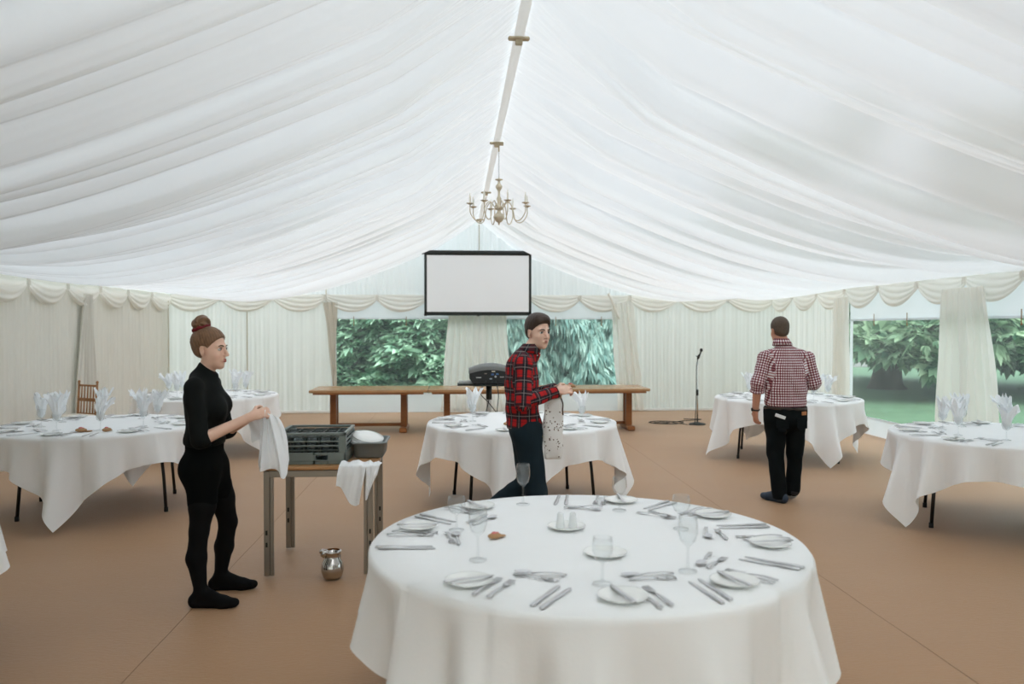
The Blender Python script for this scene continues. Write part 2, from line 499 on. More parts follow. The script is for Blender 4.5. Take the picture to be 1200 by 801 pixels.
def valance(idx, side, a, b, n):
    e = bpy.data.objects.new('trim_%d' % idx, None); COL.objects.link(e); setp(e, kind='structure')
    w = (b - a) / n
    for k in range(n):
        s = a + w * (k + .5)
        for nm, me, ss, sc in (('swag', SW[(k * 3 + idx) % 4], s, (w / 1.0, 1, 1)), ('swag_knot', TAIL, a + w * k, (1, 1, 1))):
            if side == 'back': o = link(nm, me, e, (ss, YB - .02, ZE + .09), (0, 0, PI)); 
            elif side == 'left': o = link(nm, me, e, (XL + .02, ss, ZE + .09), (0, 0, -PI / 2))
            else: o = link(nm, me, e, (XR - .02, ss, ZE + .09), (0, 0, PI / 2))
            o.scale = (sc[0], 1, 1)
    return e
val_back = valance(3, 'back', XL, XR, 12)
valance(4, 'left', .3, YB, 15)
valance(5, 'right', .3, YB, 15)

# curtains gathered beside the windows
def curtain_vf(prof, z0, z1, seed, a=.03, lam=.12, rows=24, n=90):
    """prof(v) -> (left, right) edge in s at height fraction v (0 floor, 1 top)"""
    r = np.random.default_rng(seed); ph = r.uniform(0, 6, 4); V = []
    nf = max(3, (prof(.4)[1] - prof(.4)[0]) / lam)
    for i in range(n):
        u = i / (n - 1)
        for j in range(rows):
            v = j / (rows - 1); l, rr = prof(v)
            off = a * (1.15 - .45 * v) * (math.sin(2 * PI * nf * u + .8 * math.sin(6 * u + ph[0]) + .5 * v) + .4 * math.sin(2 * PI * nf * 1.9 * u + ph[1] - v))
            V.append((l + (rr - l) * u + .012 * math.sin(9 * v + 12 * u), off + a * 1.5, z0 + (z1 - z0) * v))
    return np.array(V), grid_faces(n, rows)
def lerp(a, b, t): return a + (b - a) * t
def shift(VF, off): v = VF[0].copy(); v[:, 1] += off; return v, VF[1]
setp(mk('curtain', on_back(shift(curtain_vf(lambda v: (lerp(-.34, -.17, v ** .8), lerp(1.12, .93, v)), .02, 2.16, 1), .05)), M_CURT),
     'white gathered curtain hanging between the two back windows below the projection screen', 'curtain')
setp(mk('curtain', on_back(shift(curtain_vf(lambda v: (lerp(3.18, 3.04, v), lerp(3.72, 3.48, v)), .02, 2.16, 2), .05)), M_CURT),
     'white gathered curtain at the right side of the plaid man\'s back window', 'curtain')
setp(mk('curtain', on_back(shift(curtain_vf(lambda v: (lerp(-2.42, -2.62, v ** 2), lerp(-2.36, -2.34, v)), .02, 2.16, 3, .012, .06, n=40), .05)), fabric('beige_edge_cloth', (.62, .58, .5), .2)),  # brownish beige is the edge strip's own colour
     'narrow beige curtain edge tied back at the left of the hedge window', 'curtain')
setp(mk('curtain', on_right(shift(curtain_vf(lambda v: (lerp(8.80, 9.10, v ** 2.0), lerp(9.98, 9.88, v ** 2.0)), .02, 2.16, 4, .045, .15), .06)), M_CURT),
     'full cream curtain hanging between the two right side windows', 'curtain')
setp(mk('curtain', on_right(shift(curtain_vf(lambda v: (lerp(12.45, 12.5, v), lerp(13.0, 12.95, v)), .02, 2.16, 5), .05)), M_CURT),
     'white curtain beside the large tree window behind the checked man', 'curtain')
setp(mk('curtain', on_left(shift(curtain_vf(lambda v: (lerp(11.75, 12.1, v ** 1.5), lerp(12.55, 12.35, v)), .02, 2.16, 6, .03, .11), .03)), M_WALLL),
     'cream curtain swathe gathered on the left wall behind the round table', 'curtain')
setp(mk('curtain', on_right(shift(curtain_vf(lambda v: (lerp(5.9, 6.3, v ** 3), lerp(6.9, 6.55, v ** 3)), .02, 2.16, 8, .045, .15), .06)), M_CURT),
     'cream curtain on the right wall just outside the frame edge', 'curtain')
# loose sash draped from the valance by the right back window
def sash():
    P = curve_pts([(2.98, YB - .20, 2.34), (3.05, YB - .24, 2.2), (3.12, YB - .24, 2.0), (3.2, YB - .24, 1.84)], 8)
    return tube(P, [.034 - .014 * abs(i / len(P) - .4) + .006 * math.sin(i * 1.3) for i in range(len(P))], 10)
mk('sash', sash(), M_SWAG, val_back)

# ------------------------------------------------------------------ outside
lawn = setp(mk('ground', box((6, 20, -.11), (140, 120, .1)), mat('lawn_grass', (.065, .13, .068), .9, 0, .35, 1.5, bump=.4, bscale=60)), kind='structure')
setp(mk('gravel_path', merge(box((34, 36, -.055), (50, 4.5, .02))), mat('pale_gravel', (.12, .125, .11), .95, 0, .2, 14), None, False),
     'pale gravel path crossing the lawn beyond the large tree', 'path', kind='stuff')

def sprays(n, pos_fn, size, spread, droop, seed, leaf_w=.28, fronds=5, outward=None):
    """leaf sprays: fans of narrow folded leaflets"""
    r = np.random.default_rng(seed)
    pd = [pos_fn(r) for _ in range(n)]
    p = np.array([q[0] for q in pd]); d = np.array([q[1] for q in pd])
    nrm = lambda v: v / (np.linalg.norm(v, axis=-1, keepdims=True) + 1e-6)
    d = nrm(d); s = nrm(np.cross(d, (0, 0, 1.0))); u = np.cross(s, d)
    roll = r.uniform(-.6, .6, (n, 1)); s, u = s * np.cos(roll) + u * np.sin(roll), u * np.cos(roll) - s * np.sin(roll)
    L = size * r.uniform(.6, 1.3, (n, 1)); V = np.zeros((n, fronds, 4, 3)); dz = np.array([0, 0, -1.0])
    for f in range(fronds):
        a = (f / max(1, fronds - 1) - .5) * spread
        dd = nrm(d * math.cos(a) + s * math.sin(a) + dz * droop * r.uniform(.3, 1.2, (n, 1)))
        ss = nrm(np.cross(dd, u)); q = p + dd * L * .06; ll = L * (1 - .35 * abs(a) / (spread / 2 + 1e-6))
        V[:, f, 0] = q; V[:, f, 1] = q + dd * ll * .5 + ss * ll * leaf_w * .5 + u * .02
        V[:, f, 2] = q + dd * ll + dz * droop * ll * .3; V[:, f, 3] = q + dd * ll * .5 - ss * ll * leaf_w * .5
    idx = np.arange(n * fronds * 4).reshape(-1, 4)
    return V.reshape(-1, 3), idx.tolist()

# conifer hedge behind the left back window
def hedge_pos(x0, x1, y, h, seed):
    def fn(r):
        x = r.uniform(x0, x1); z = r.uniform(.15, h)
        bump = .35 * math.sin(x * 2.1 + z * 1.3 + seed) + .25 * math.sin(x * 4.3 - z * 3.1) + .15 * math.sin(z * 7 + x)
        return np.array([x, y - bump + r.uniform(-.1, .35), z]), np.array([r.normal(-.35, .5), -1.0, r.normal(.25, .4)])
    return fn
M_HEDGE = leafmat('hedge_foliage', (.12, .26, .17), (.62, .85, .64), .3)
M_BLUEG = leafmat('cedar_foliage', (.16, .30, .27), (.44, .60, .53), .3)
M_LEAF = leafmat('broad_leaves', (.06, .15, .085), (.50, .66, .44), .35)
M_BARK = mat('tree_bark', (.055, .045, .035), .95, 0, .5, 6, (3, 3, .6), .5)
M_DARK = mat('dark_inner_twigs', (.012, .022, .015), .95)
t = thing('conifer_hedge', 'dense green conifer hedge seen through the left back window', 'hedge', (-2.0, 19.6, -.06))
mk('foliage', xf(sprays(4200, hedge_pos(-2.6, 2.2, 0, 4.2, 0), .42, 1.5, .25, 3, .34), (.9, 0, 0)), M_HEDGE, t)['kind'] = 'stuff'
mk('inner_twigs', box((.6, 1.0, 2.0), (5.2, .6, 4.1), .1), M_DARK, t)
mk('trunk', tube([(0.3, 1.0, 0), (.35, 1.0, 2), (.3, 1.0, 4)], [.14, .1, .04], 10), M_BARK, t)
t = thing('weeping_cedar', 'pale blue-green weeping cedar seen through the right back window', 'tree', (3.4, 19.6, -.06))
def cedar_pos(r):
    x = r.uniform(-2.4, 2.6); z = r.uniform(.1, 4.4)
    bump = .5 * math.sin(x * 1.7 + 1) * math.cos(z * .9) + .25 * math.sin(x * 4 + z * 2)
    return np.array([x, -bump + r.uniform(-.1, .4), z]), np.array([r.normal(0, .4), -1.0, r.normal(-.5, .4)])
mk('foliage', sprays(4200, cedar_pos, .42, 1.1, .8, 5, .16, 6), M_BLUEG, t)['kind'] = 'stuff'
mk('inner_twigs', box((.1, 1.2, 2.1), (5.0, .5, 4.2), .1), mat('dark_cedar_twigs', (.03, .06, .055), .95), t)  # solid block in one dark blue-green tone inside the cedar
mk('trunk', tube([(0, 1.2, 0), (.1, 1.2, 2.2), (0, 1.2, 4.4)], [.16, .12, .05], 10), M_BARK, t)
# wooded margin further left behind the hedge
t = thing('yew_bush', 'dark yew bush left of the conifer hedge outside', 'bush', (-4.6, 21.5, -.06))
def bush_pos(rx, ry, rz, zc):
    def fn(r):
        d = r.normal(0, 1, 3); d /= np.linalg.norm(d)
        return np.array([d[0] * rx, d[1] * ry, zc + d[2] * rz]) * 1.0, d + np.array([0, 0, .2])
    return fn
mk('foliage', sprays(2200, bush_pos(2.2, 1.0, 2.1, 2.0), .34, 1.5, .2, 8), leafmat('yew_foliage', (.02, .05, .035), (.07, .13, .10), .15), t)['kind'] = 'stuff'
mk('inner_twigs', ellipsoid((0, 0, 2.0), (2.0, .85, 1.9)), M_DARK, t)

# large broadleaf tree outside the right wall
def broad_tree(name, label, loc, h, r0, crown, seed, nleaf, zmin=1.0, lsize=.26):
    t = thing(name, label, 'tree', loc)
    pr = [(0, 0, -.05), (0, 0, .15), (.03, 0, .5), (.05, .02, 1.2), (.0, .05, 2.4), (.05, 0, h * .6)]
    rr = [r0 * 1.75, r0 * 1.3, r0 * 1.1, r0 * .95, r0 * .85, r0 * .5]
    P = curve_pts(pr, 6); R_ = np.interp(np.linspace(0, 5, len(P)), range(6), rr)
    mk('trunk', tube(P, list(R_), 16), M_BARK, t)
    r = np.random.default_rng(seed)
    pts = []
    for k in range(9):
        a = r.uniform(0, 2 * PI); z0 = r.uniform(max(1.5, zmin), max(h * .5, zmin + .8)); L = crown * r.uniform(.6, .95)
        P = curve_pts([(0, 0, z0), (math.cos(a) * L * .4, math.sin(a) * L * .4, z0 + .7), (math.cos(a) * L, math.sin(a) * L, z0 + r.uniform(-.3, .8))], 6)
        mk('branch', tube(P, list(np.linspace(r0 * .3, .03, len(P))), 8), M_BARK, t)
        pts += P[4:]
    # leaf clumps: on branches and around the crown
    cl = [np.asarray(p) + r.normal(0, .35, 3) for p in pts]
    for k in range(150):
        a = r.uniform(0, 2 * PI); q = crown * math.sqrt(r.uniform(.05, 1)); cl.append(np.array([math.cos(a) * q, math.sin(a) * q, (zmin + (h - zmin) * r.uniform(0, 1) ** 1.6) + .25 * math.sin(a * 5)]))
    cl = np.array(cl)
    def fn(rg):
        c = cl[rg.integers(len(cl))]; d = rg.normal(0, 1, 3); d /= np.linalg.norm(d)
        return c + d * np.array([.55, .55, .32]) * rg.uniform(.5, 1), d + np.array([0, 0, .35])
    mk('foliage', sprays(nleaf, fn, lsize, 2.2, .35, seed + 1, .5, 5), M_LEAF, t)['kind'] = 'stuff'
    return t
broad_tree('broadleaf_tree', 'large broadleaf tree with a thick flared trunk on the lawn', (12.15, 21.8, -.06), 7.0, .34, 5.6, 3, 9000, 1.0, .40)
broad_tree('broadleaf_tree', 'smaller leafy tree by the path outside the right edge window', (17.5, 19.5, -.06), 6.5, .22, 4.2, 9, 3500, 1.0, .40)
broad_tree('broadleaf_tree', 'added unseen tree shading the front left corner of the tent', (-6.7, .8, -.06), 8.0, .35, 5.9, 19, 5500, 4.9, .6)  # added out of view, only to dim the roof and floor below
broad_tree('broadleaf_tree', 'added unseen tree shading the front right corner of the tent', (8.9, -.2, -.06), 8.0, .3, 5.4, 29, 3500, 4.9, .6)  # second unseen tree, put in to shade the roof on this side
t = thing('woodland_edge', 'distant dark green woodland edge beyond the gravel path', 'woodland', (52, 62, -.06))
def wood_pos(r):
    y = r.uniform(-28, 28); z = r.uniform(.2, 9); b = 1.2 * math.sin(y * .7) + .8 * math.sin(y * 1.9 + z)
    return np.array([y * 1.3 + b, b + r.uniform(-.5, .5), z]), np.array([r.normal(-.5, .5), -1.0, r.normal(.2, .5)])
mk('foliage', sprays(5000, wood_pos, .9, 2.0, .3, 14, .5, 4), M_LEAF, t)['kind'] = 'stuff'
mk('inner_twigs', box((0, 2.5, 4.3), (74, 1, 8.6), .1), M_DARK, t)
# ------------------------------------------------------------------ round tables with square white cloths
TR, TZ = .90, .75
def legset(e, a, da=.59, db=.41):
    ax = np.array([math.cos(a), math.sin(a), 0]); bx_ = np.array([-math.sin(a), math.cos(a), 0])
    for sa in (-1, 1):
        tops = []
        for sb in (-1, 1):
            top = ax * sa * (da - .06) + bx_ * sb * (db - .05) + np.array([0, 0, TZ - .03]); kn = ax * sa * (da - .02) + bx_ * sb * (db - .02) + np.array([0, 0, .32]); bt = ax * sa * da + bx_ * sb * db + np.array([0, 0, .012])
            l = mk('leg', tube([top, kn, bt], .0145, 10), M_BLACKM, e)
            mk('rubber_foot', tube([bt - (0, 0, .01), bt + (0, 0, .03)], .018, 10), mat('black_rubber', (.01, .01, .01), .8), l)
            tops.append(top)
        mk('crossbar', tube([tops[0] - (0, 0, .12), tops[1] - (0, 0, .12)], .011, 8), M_BLACKM, e)
        mk('brace', tube([ax * sa * (da - .05) + (0, 0, TZ - .2), ax * sa * .12 + np.array([0, 0, TZ - .04])], .009, 8), M_BLACKM, e)
def cloth_vf(side, rot, seed, nth=360, flare=1.0):
    r = np.random.default_rng(seed); ph = r.uniform(0, 6.28, 6)
    nf = 13 + int(r.integers(0, 4))
    V = []; nr = 5; nh = 18
    for i in range(nth):
        th = 2 * PI * i / nth; q = th - rot
        L = side / 2 / max(abs(math.cos(q)), abs(math.sin(q)))
        L = min(L, side * .7065)
        h = L - TR
        qc = ((q - PI / 4 + PI / 4) % (PI / 2)) - PI / 4   # angle from the nearest corner
        corner = math.exp(-(qc / .20) ** 2); side_c = math.exp(-((abs(qc) - .36) / .14) ** 2)
        fold = .5 + .5 * math.sin(nf * th + 1.1 * math.sin(3 * th + ph[0]) + ph[1]); fold2 = .5 + .5 * math.sin(2.3 * nf * th + ph[2] + math.sin(2 * th + ph[3]))
        c, s = math.cos(th), math.sin(th)
        for k in range(nr): 
            rr = TR * k / nr
            V.append((rr * c, rr * s, TZ + .014 + .0012 * math.sin(8 * rr * c + ph[4]) * math.sin(7 * rr * s)))
        V.append((TR * c, TR * s, TZ + .012))
        rr, z = TR, TZ + .012; dl = h / nh
        for k in range(1, nh + 1):
            d = k / nh * h; g = min(1, d / .10)
            slope = flare * (.09 + .34 * (fold - .5) * g + .06 * (fold2 - .5) + .06 * corner * min(1, d / .3) - .06 * side_c)
            if d < .03: slope = 1.1 - 22 * d
            slope = max(-.10, min(1.2, slope))
            rr += dl * math.sin(slope); z -= dl * math.cos(slope)
            if z < .006: rr += .004 - z * .5; z = .006 + .004 * fold2
            tw = .05 * fold2 * d + .10 * d * math.sin(2 * th + ph[5])
            V.append((rr * math.cos(th + tw * .25), rr * math.sin(th + tw * .25), z))
    m = nr + 1 + nh
    return np.array(V), grid_faces(nth, m, True)

TABLES = dict(
    front=dict(c=(.545, 3.34), rot=math.radians(4), side=2.44, leg=.5, seed=3, phrase='the foreground round table'),
    centre=dict(c=(.62, 7.62), rot=math.radians(35), side=2.33, leg=math.radians(10), seed=4, phrase='the round table behind the plaid man'),
    left=dict(c=(-3.30, 7.62), rot=math.radians(50), side=2.34, leg=math.radians(14), seed=5, phrase='the round table left of the woman'),
    backleft=dict(c=(-3.35, 10.95), rot=math.radians(10), side=2.33, leg=math.radians(70), seed=6, phrase='the round table by the back left corner'),
    backright=dict(c=(4.26, 10.02), rot=math.radians(50), side=2.34, leg=math.radians(-23), seed=7, phrase='the round table beyond the checked man'),
    right=dict(c=(4.64, 6.42), rot=math.radians(50), side=2.34, leg=math.radians(-28), seed=8, phrase='the round table at the right edge'),
    corner=dict(c=(-3.12, 3.74), rot=math.radians(30), side=2.34, leg=math.radians(40), seed=9, phrase='the round table cut by the left edge'),
)
M_PLY = mat('plywood_table_top', (.4, .27, .15), .5, 0, .15, 4, (1, 10, 1))
def top_vf():
    return lathe([(0.001, TZ - .028), (TR - .01, TZ - .028), (TR, TZ - .02), (TR, TZ - .004), (TR - .008, TZ), (0.001, TZ)], 64)
TOPME = mesh_data('table_top', *top_vf(), M_PLY)
for k, T in TABLES.items():
    p = T['phrase']
    e = thing('round_table', 'folding table with black tube legs, ' + p, 'table', (*T['c'], 0), 0, 'round folding tables')
    link('table_top', TOPME, e)
    legset(e, T['leg'])
    setp(mk('tablecloth', cloth_vf(T['side'], T['rot'], T['seed']), M_CLOTH, None, True, (*T['c'], 0)),
         'square white tablecloth draped over ' + p, 'tablecloth', 'white tablecloths')

# ------------------------------------------------------------------ place settings
def knife_vf(L=.235):
    """lies along +Y, blade at +Y"""
    pr = [(-.5, .006, .004), (-.48, .0085, .006), (-.2, .0075, .006), (-.08, .006, .005), (-.05, .0085, .0028), (.2, .0105, .0022), (.42, .009, .002), (.49, .004, .0015)]
    V = []
    for y, w, h in pr:
        for x, z in ((-w, 0), (w, 0), (w * .8, h), (-w * .8, h)): V.append((x, y * L, z))
    F = []
    for i in range(len(pr) - 1):
        for j in range(4): F.append((i * 4 + j, i * 4 + (j + 1) % 4, i * 4 + 4 + (j + 1) % 4, i * 4 + 4 + j))
    F += [(3, 2, 1, 0), tuple(len(V) - 4 + j for j in range(4))]
    return np.array(V), F
def shank(L, y0, y1, w0, w1):
    ys = np.linspace(y0, y1, 6); V = []
    for i, y in enumerate(ys):
        t = i / 5; w = w0 + (w1 - w0) * t - .0015 * math.sin(PI * t); z = .004 + .006 * math.sin(PI * (t * .9 + .1)) 
        for x, dz in ((-w, -.0015), (w, -.0015), (w, .0015), (-w, .0015)): V.append((x, y * L, z + dz))
    F = []
    for i in range(5):
        for j in range(4): F.append((i * 4 + j, i * 4 + (j + 1) % 4, i * 4 + 4 + (j + 1) % 4, i * 4 + 4 + j))
    F += [(3, 2, 1, 0), (20, 21, 22, 23)]
    return np.array(V), F
def fork_vf(L=.20):
    parts = [shank(L, -.5, .12, .0085, .004)]
    V = []; 
    for y, w, z in ((.12, .004, .007), (.2, .011, .005), (.28, .0125, .003)):
        for x, dz in ((-w, -.001), (w, -.001), (w, .0015), (-w, .0015)): V.append((x, y * L, z + dz))
    F = []
    for i in range(2):
        for j in range(4): F.append((i * 4 + j, i * 4 + (j + 1) % 4, i * 4 + 4 + (j + 1) % 4, i * 4 + 4 + j))
    parts.append((np.array(V), F))
    for q in (-.0105, -.0035, .0035, .0105):
        parts.append(box((q, .39 * L, .004), (.0032, .22 * L, .003)))
    return merge(*parts)
def spoon_vf(L=.185):
    parts = [shank(L, -.5, .2, .008, .0035)]
    V = []; n, m = 14, 4
    for i in range(n):
        a = 2 * PI * i / n
        for j in range(m + 1):
            q = j / m; V.append((.020 * q * math.sin(a), .35 * L + .033 * q * math.cos(a) * (1 + .1 * math.cos(a)), .001 + .006 * q * q + .003))
    parts.append((np.array(V), grid_faces(n, m + 1, True)))
    return merge(*parts)
def plate_vf(R=.085):
    return lathe([(.001, .004), (R * .6, .004), (R * .68, .006), (R * .97, .014), (R, .0155), (R * .985, .0125), (R * .66, .002), (R * .6, .0), (.001, 0)], 36)
def goblet_vf(h=.165, r=.036):
    o = [(.001, .003), (.033, .0015), (.034, .0), (.034, .003), (.012, .008), (.005, .014), (.0042, h * .42), (.008, h * .46), (r * .75, h * .55), (r * 1.0, h * .70), (r * .98, h * .85), (r * .88, h)]
    i = [(r * .85, h), (r * .95, h * .85), (r * .97, h * .70), (r * .70, h * .56), (.001, h * .49)]
    return lathe(o + i, 28)
def tumbler_vf(h=.10, r=.038):
    return lathe([(.001, .0), (r * .8, 0), (r, h), (r * .95, h), (r * .77, .008), (.001, .008)], 28)
def napkin_vf(seed, hz=.0):
    """linen stuffed in the goblet bowl: a pleated bunch that opens into loose points"""
    r = np.random.default_rng(seed); n, m = 44, 14; V = []
    pk = r.integers(3, 6); ph = r.uniform(0, 6.28); tilt = r.normal(0, .25, 2); hh = r.uniform(.20, .25)
    amp = r.uniform(.22, .38); lop = r.uniform(0, 6.28)
    for i in range(n):
        a = 2 * PI * i / n
        pt = (.5 + .5 * math.cos(pk * a + ph)) ** 1.4
        for j in range(m):
            v = j / (m - 1)
            rad = .006 + .026 * min(1, v / .16) + .040 * max(0, v - .30) * (1 + .8 * math.cos(a - lop))
            rad *= 1 + .16 * math.sin(2 * pk * a + 2 * ph) * min(1, max(0, v - .25) * 3)
            if v > .6: rad += .060 * (v - .6) * pt
            z = .084 + hh * v * (1 - amp * (1 - pt) * max(0, v - .45) / .55)
            V.append((rad * math.cos(a) + tilt[0] * .12 * v * v, rad * math.sin(a) + tilt[1] * .12 * v * v, z))
    V.append((0, 0, .10)); F = grid_faces(n, m, True)
    # inner bunch of points
    for q in range(3):
        a0 = r.uniform(0, 6.28); b = len(V)
        for i in range(5):
            for j in range(7):
                v = j / 6; w = (i - 2) / 2 * (.022 * (1 - v) + .030 * math.sin(PI * v))
                x = .012 * (q - 1) + .045 * v * v * math.cos(a0); y = .045 * v * v * math.sin(a0)
                V.append((x - w * math.sin(a0), y + w * math.cos(a0) + .006 * math.sin(5 * v + i), .12 + .19 * v - .03 * v * abs(i - 2) / 2))
        F += grid_faces(5, 7, False, b)
    return np.array(V), F
D = dict(knife=mesh_data('dinner_knife', *knife_vf(), M_STEEL), sknife=mesh_data('butter_knife', *knife_vf(.19), M_STEEL), fork=mesh_data('dinner_fork', *fork_vf(), M_STEEL),
         dfork=mesh_data('dessert_fork', *fork_vf(.17), M_STEEL), spoon=mesh_data('dessert_spoon', *spoon_vf(), M_STEEL), plate=mesh_data('side_plate', *plate_vf(), M_CHINA),
         goblet=mesh_data('goblet', *goblet_vf(), M_GLASS), tall=mesh_data('goblet', *goblet_vf(.205, .036), M_GLASS), tumbler=mesh_data('goblet', *goblet_vf(.15, .040), M_GLASS))
NAP = [mesh_data('napkin', *napkin_vf(50 + k), M_NAPK) for k in range(7)]
DIRS = ['right', 'far right', 'far', 'far left', 'left', 'near left', 'near', 'near right']
ZT = TZ + .0165
def in_view(p, margin=110):
    v = np.asarray(p, float) - (0, 0, CAMH)
    F_ = np.array([math.sin(YAW), math.cos(YAW), 0]); R_ = np.array([math.cos(YAW), -math.sin(YAW), 0])
    z = v @ F_
    return z > .3 and -margin < 600 + FPX * (v @ R_) / z < 1200 + margin
def put(me, name, label, cat, group, x, y, rz, z=ZT, rx=0.0, rec=True):
    if not in_view((x, y, z)): return None
    o = link(name, me, None, (x, y, z), (rx, 0, rz))
    return setp(o, label, cat, group)
def settings(key, angs, glass='napkin', used=None):
    T = TABLES[key]; c = np.array(T['c']); ph = T['phrase']; r = np.random.default_rng(T['seed'] * 7)
    for k, (dirn, pa) in enumerate(angs):
        a = math.radians(pa) + .22                       # plate sits left of the cover
        inn = np.array([-math.cos(a), -math.sin(a)]); right = np.array([inn[1], -inn[0]])
        face = math.atan2(inn[1], inn[0]) - PI / 2
        at = lambda t_, d_: c - inn * (TR - d_) + right * t_ + r.normal(0, .006, 2)
        lab = lambda s: '%s, %s setting, %s' % (s, dirn, ph)
        g = lambda s: '%s on %s' % (s, ph)
        pl = c + np.array([math.cos(math.radians(pa)), math.sin(math.radians(pa))]) * .755
        put(D['plate'], 'side_plate', lab('white side plate'), 'plate', g('side plates'), *pl, 0)
        put(D['sknife'], 'butter_knife', lab('small knife on side plate'), 'knife', g('butter knives'), *(pl + r.normal(0, .004, 2)), face + r.uniform(-.7, .5), ZT + .0165)
        for s, t_ in (('outer', -.085), ('inner', -.045)):
            put(D['fork'], 'dinner_fork', lab(s + ' steel fork'), 'fork', g('dinner forks'), *at(t_, .15), face + r.normal(0, .06))
        for s, t_ in (('outer', .165), ('inner', .125)):
            put(D['knife'], 'dinner_knife', lab(s + ' steel knife'), 'knife', g('dinner knives'), *at(t_, .155), face + r.normal(0, .04))
        put(D['dfork'], 'dessert_fork', lab('dessert fork laid crosswise'), 'fork', g('dessert forks'), *at(.02, .315), face - PI / 2 + r.normal(0, .2))
        put(D['spoon'], 'dessert_spoon', lab('dessert spoon laid crosswise'), 'spoon', g('dessert spoons'), *at(.03, .36), face + PI / 2 + r.normal(0, .25))
        if glass == 'napkin':
            q = at(.13, .43)
            put(D['goblet'], 'goblet', lab('goblet holding a white napkin'), 'glass', g('goblets'), *q, 0)
            put(NAP[(k * 2 + T['seed']) % 7], 'napkin', lab('white napkin bunched in goblet'), 'napkin', g('napkins'), *q, r.uniform(0, 6))
eight = lambda off: [(DIRS[k], 45 * k + off) for k in range(8)]
settings('front', [('left', 163), ('near left', 228), ('near', 270), ('near right', 304), ('right', 348), ('far right', 28), ('far', 67), ('far left', 126)], None)
settings('centre', eight(-16), None); settings('left', eight(-6)); settings('backleft', eight(-14)); settings('backright', eight(-10)); settings('right', eight(-20))
for n_, (x_, y_, s_) in enumerate(((.145, 7.62, 'left'), (1.165, 7.40, 'right'))):
    put(D['goblet'], 'goblet', 'goblet holding a napkin, %s side of the round table behind the plaid man' % s_, 'glass', 'goblets on the centre table', x_, y_, 0)
    put(NAP[n_ * 3 + 1], 'napkin', 'white napkin bunched upright, %s side of the table behind the plaid man' % s_, 'napkin', 'napkins on the centre table', x_, y_, n_)
FC = np.array(TABLES['front']['c'])
for n_, (dx, dy, me, lb) in enumerate([(-.214, .667, 'tall', 'tall empty goblet at the far rim of the foreground round table'),
        (.246, .503, 'goblet', 'empty goblet behind the far plate on the foreground round table'),
        (.447, .130, 'tumbler', 'wide empty goblet near the far right plate, foreground round table'),
        (-.550, .176, 'tumbler', 'wide empty goblet near the left plate, foreground round table'),
        (-.040, -.600, 'goblet', 'empty goblet nearest the camera on the foreground round table'),
        (.299, -.480, 'tall', 'tall empty goblet beside the near right plate, foreground round table'),
        (-.467, -.285, 'tall', 'tall empty goblet near the brown favour, foreground round table')]):
    put(D[me], 'goblet', lb, 'glass', 'empty goblets on the foreground table', FC[0] + dx, FC[1] + dy, 0)
# cruet saucer, spare saucer, favours
put(D['plate'], 'saucer', 'white saucer carrying the salt and pepper shakers', 'saucer', None, FC[0] - .06, FC[1] + .173, 0)
M_SHK = mat('white_ceramic', (.8, .82, .83), .25, 0, .03, 5)
for s, dx in (('salt', -.028), ('pepper', .028)):
    e = thing('shaker', 'small white %s shaker on the %s of the saucer' % (s, 'left' if dx < 0 else 'right'), 'shaker', (FC[0] - .06 + dx, FC[1] + .173, ZT + .004), 0, 'salt and pepper shakers')
    mk('body', lathe([(.001, 0), (.019, 0), (.020, .004), (.017, .035), (.015, .05), (.014, .055)], 20), M_SHK, e)
    mk('cap', lathe([(.0145, .055), (.014, .061), (.009, .067), (.001, .069)], 20), M_SHK, e)
put(D['plate'], 'saucer', 'bare white saucer in the middle of the foreground round table', 'saucer', None, FC[0] + .035, FC[1] - .25, 0)
M_KRAFT = mat('brown_kraft', (.42, .24, .12), .7); M_PINK = mat('pink_ribbon', (.62, .18, .19), .6)
def favour(x, y, z, rz, label, s=1.0):
    e = thing('party_favour', label, 'favour', (x, y, z), rz, 'small wrapped favours')
    mk('wrapper', merge(ellipsoid((0, 0, .012 * s), (.032 * s, .02 * s, .012 * s)), xf(ellipsoid((0, 0, 0), (.022 * s, .016 * s, .004 * s)), (.034 * s, .012 * s, .006), rotz(.5))), M_KRAFT, e)
    mk('ribbon', merge(ellipsoid((-.004, 0, .024 * s), (.012 * s, .009 * s, .006 * s)), ellipsoid((.012, .006, .022 * s), (.008 * s, .007 * s, .004 * s))), M_PINK, e)
favour(FC[0] - .387, FC[1] + .022, ZT, .3, 'small brown favour with pink ribbon on the foreground round table')
favour(-3.22, 7.05, ZT, .1, 'small brown favour at the near side of the left round table', 1.5)
favour(-3.02, 7.08, ZT, 1.2, 'small tan favour beside the other, left round table', 1.4)
favour(.46, 7.28, ZT, .1, 'small brown favour just left of the plaid man\'s back', 1.3)
# ------------------------------------------------------------------ chandelier on the ridge
M_BRASS = mat('aged_cream_brass', (.62, .55, .42), .4, .3, .15, 12)
M_CANDLE = mat('ivory_candle_sleeve', (.78, .76, .68), .5)
CH = (.455, 8.72)
e = thing('chandelier', 'cream brass eight-arm chandelier hanging from the tent ridge', 'chandelier', (*CH, 0))
cz = 2.78
mk('ceiling_hook', merge(box((0, 0, ZR - .12), (.10, .03, .02), .005), tube([(0, 0, ZR - .12), (0, 0, ZR - .20)], .008, 8)), M_BEIGE, e)
links = []
for k in range(22):
    z = cz + .52 + (ZR - .20 - cz - .52) * (k + .5) / 22
    ring = [(.006 * math.cos(a), 0, z + .013 * math.sin(a)) for a in np.linspace(0, 2 * PI, 9)[:-1]]
    links.append(xf(tube(ring, .0016, 4, closed=True), M=rotz(PI / 2 * (k % 2))))
mk('chain', merge(*links), M_STEEL, e)
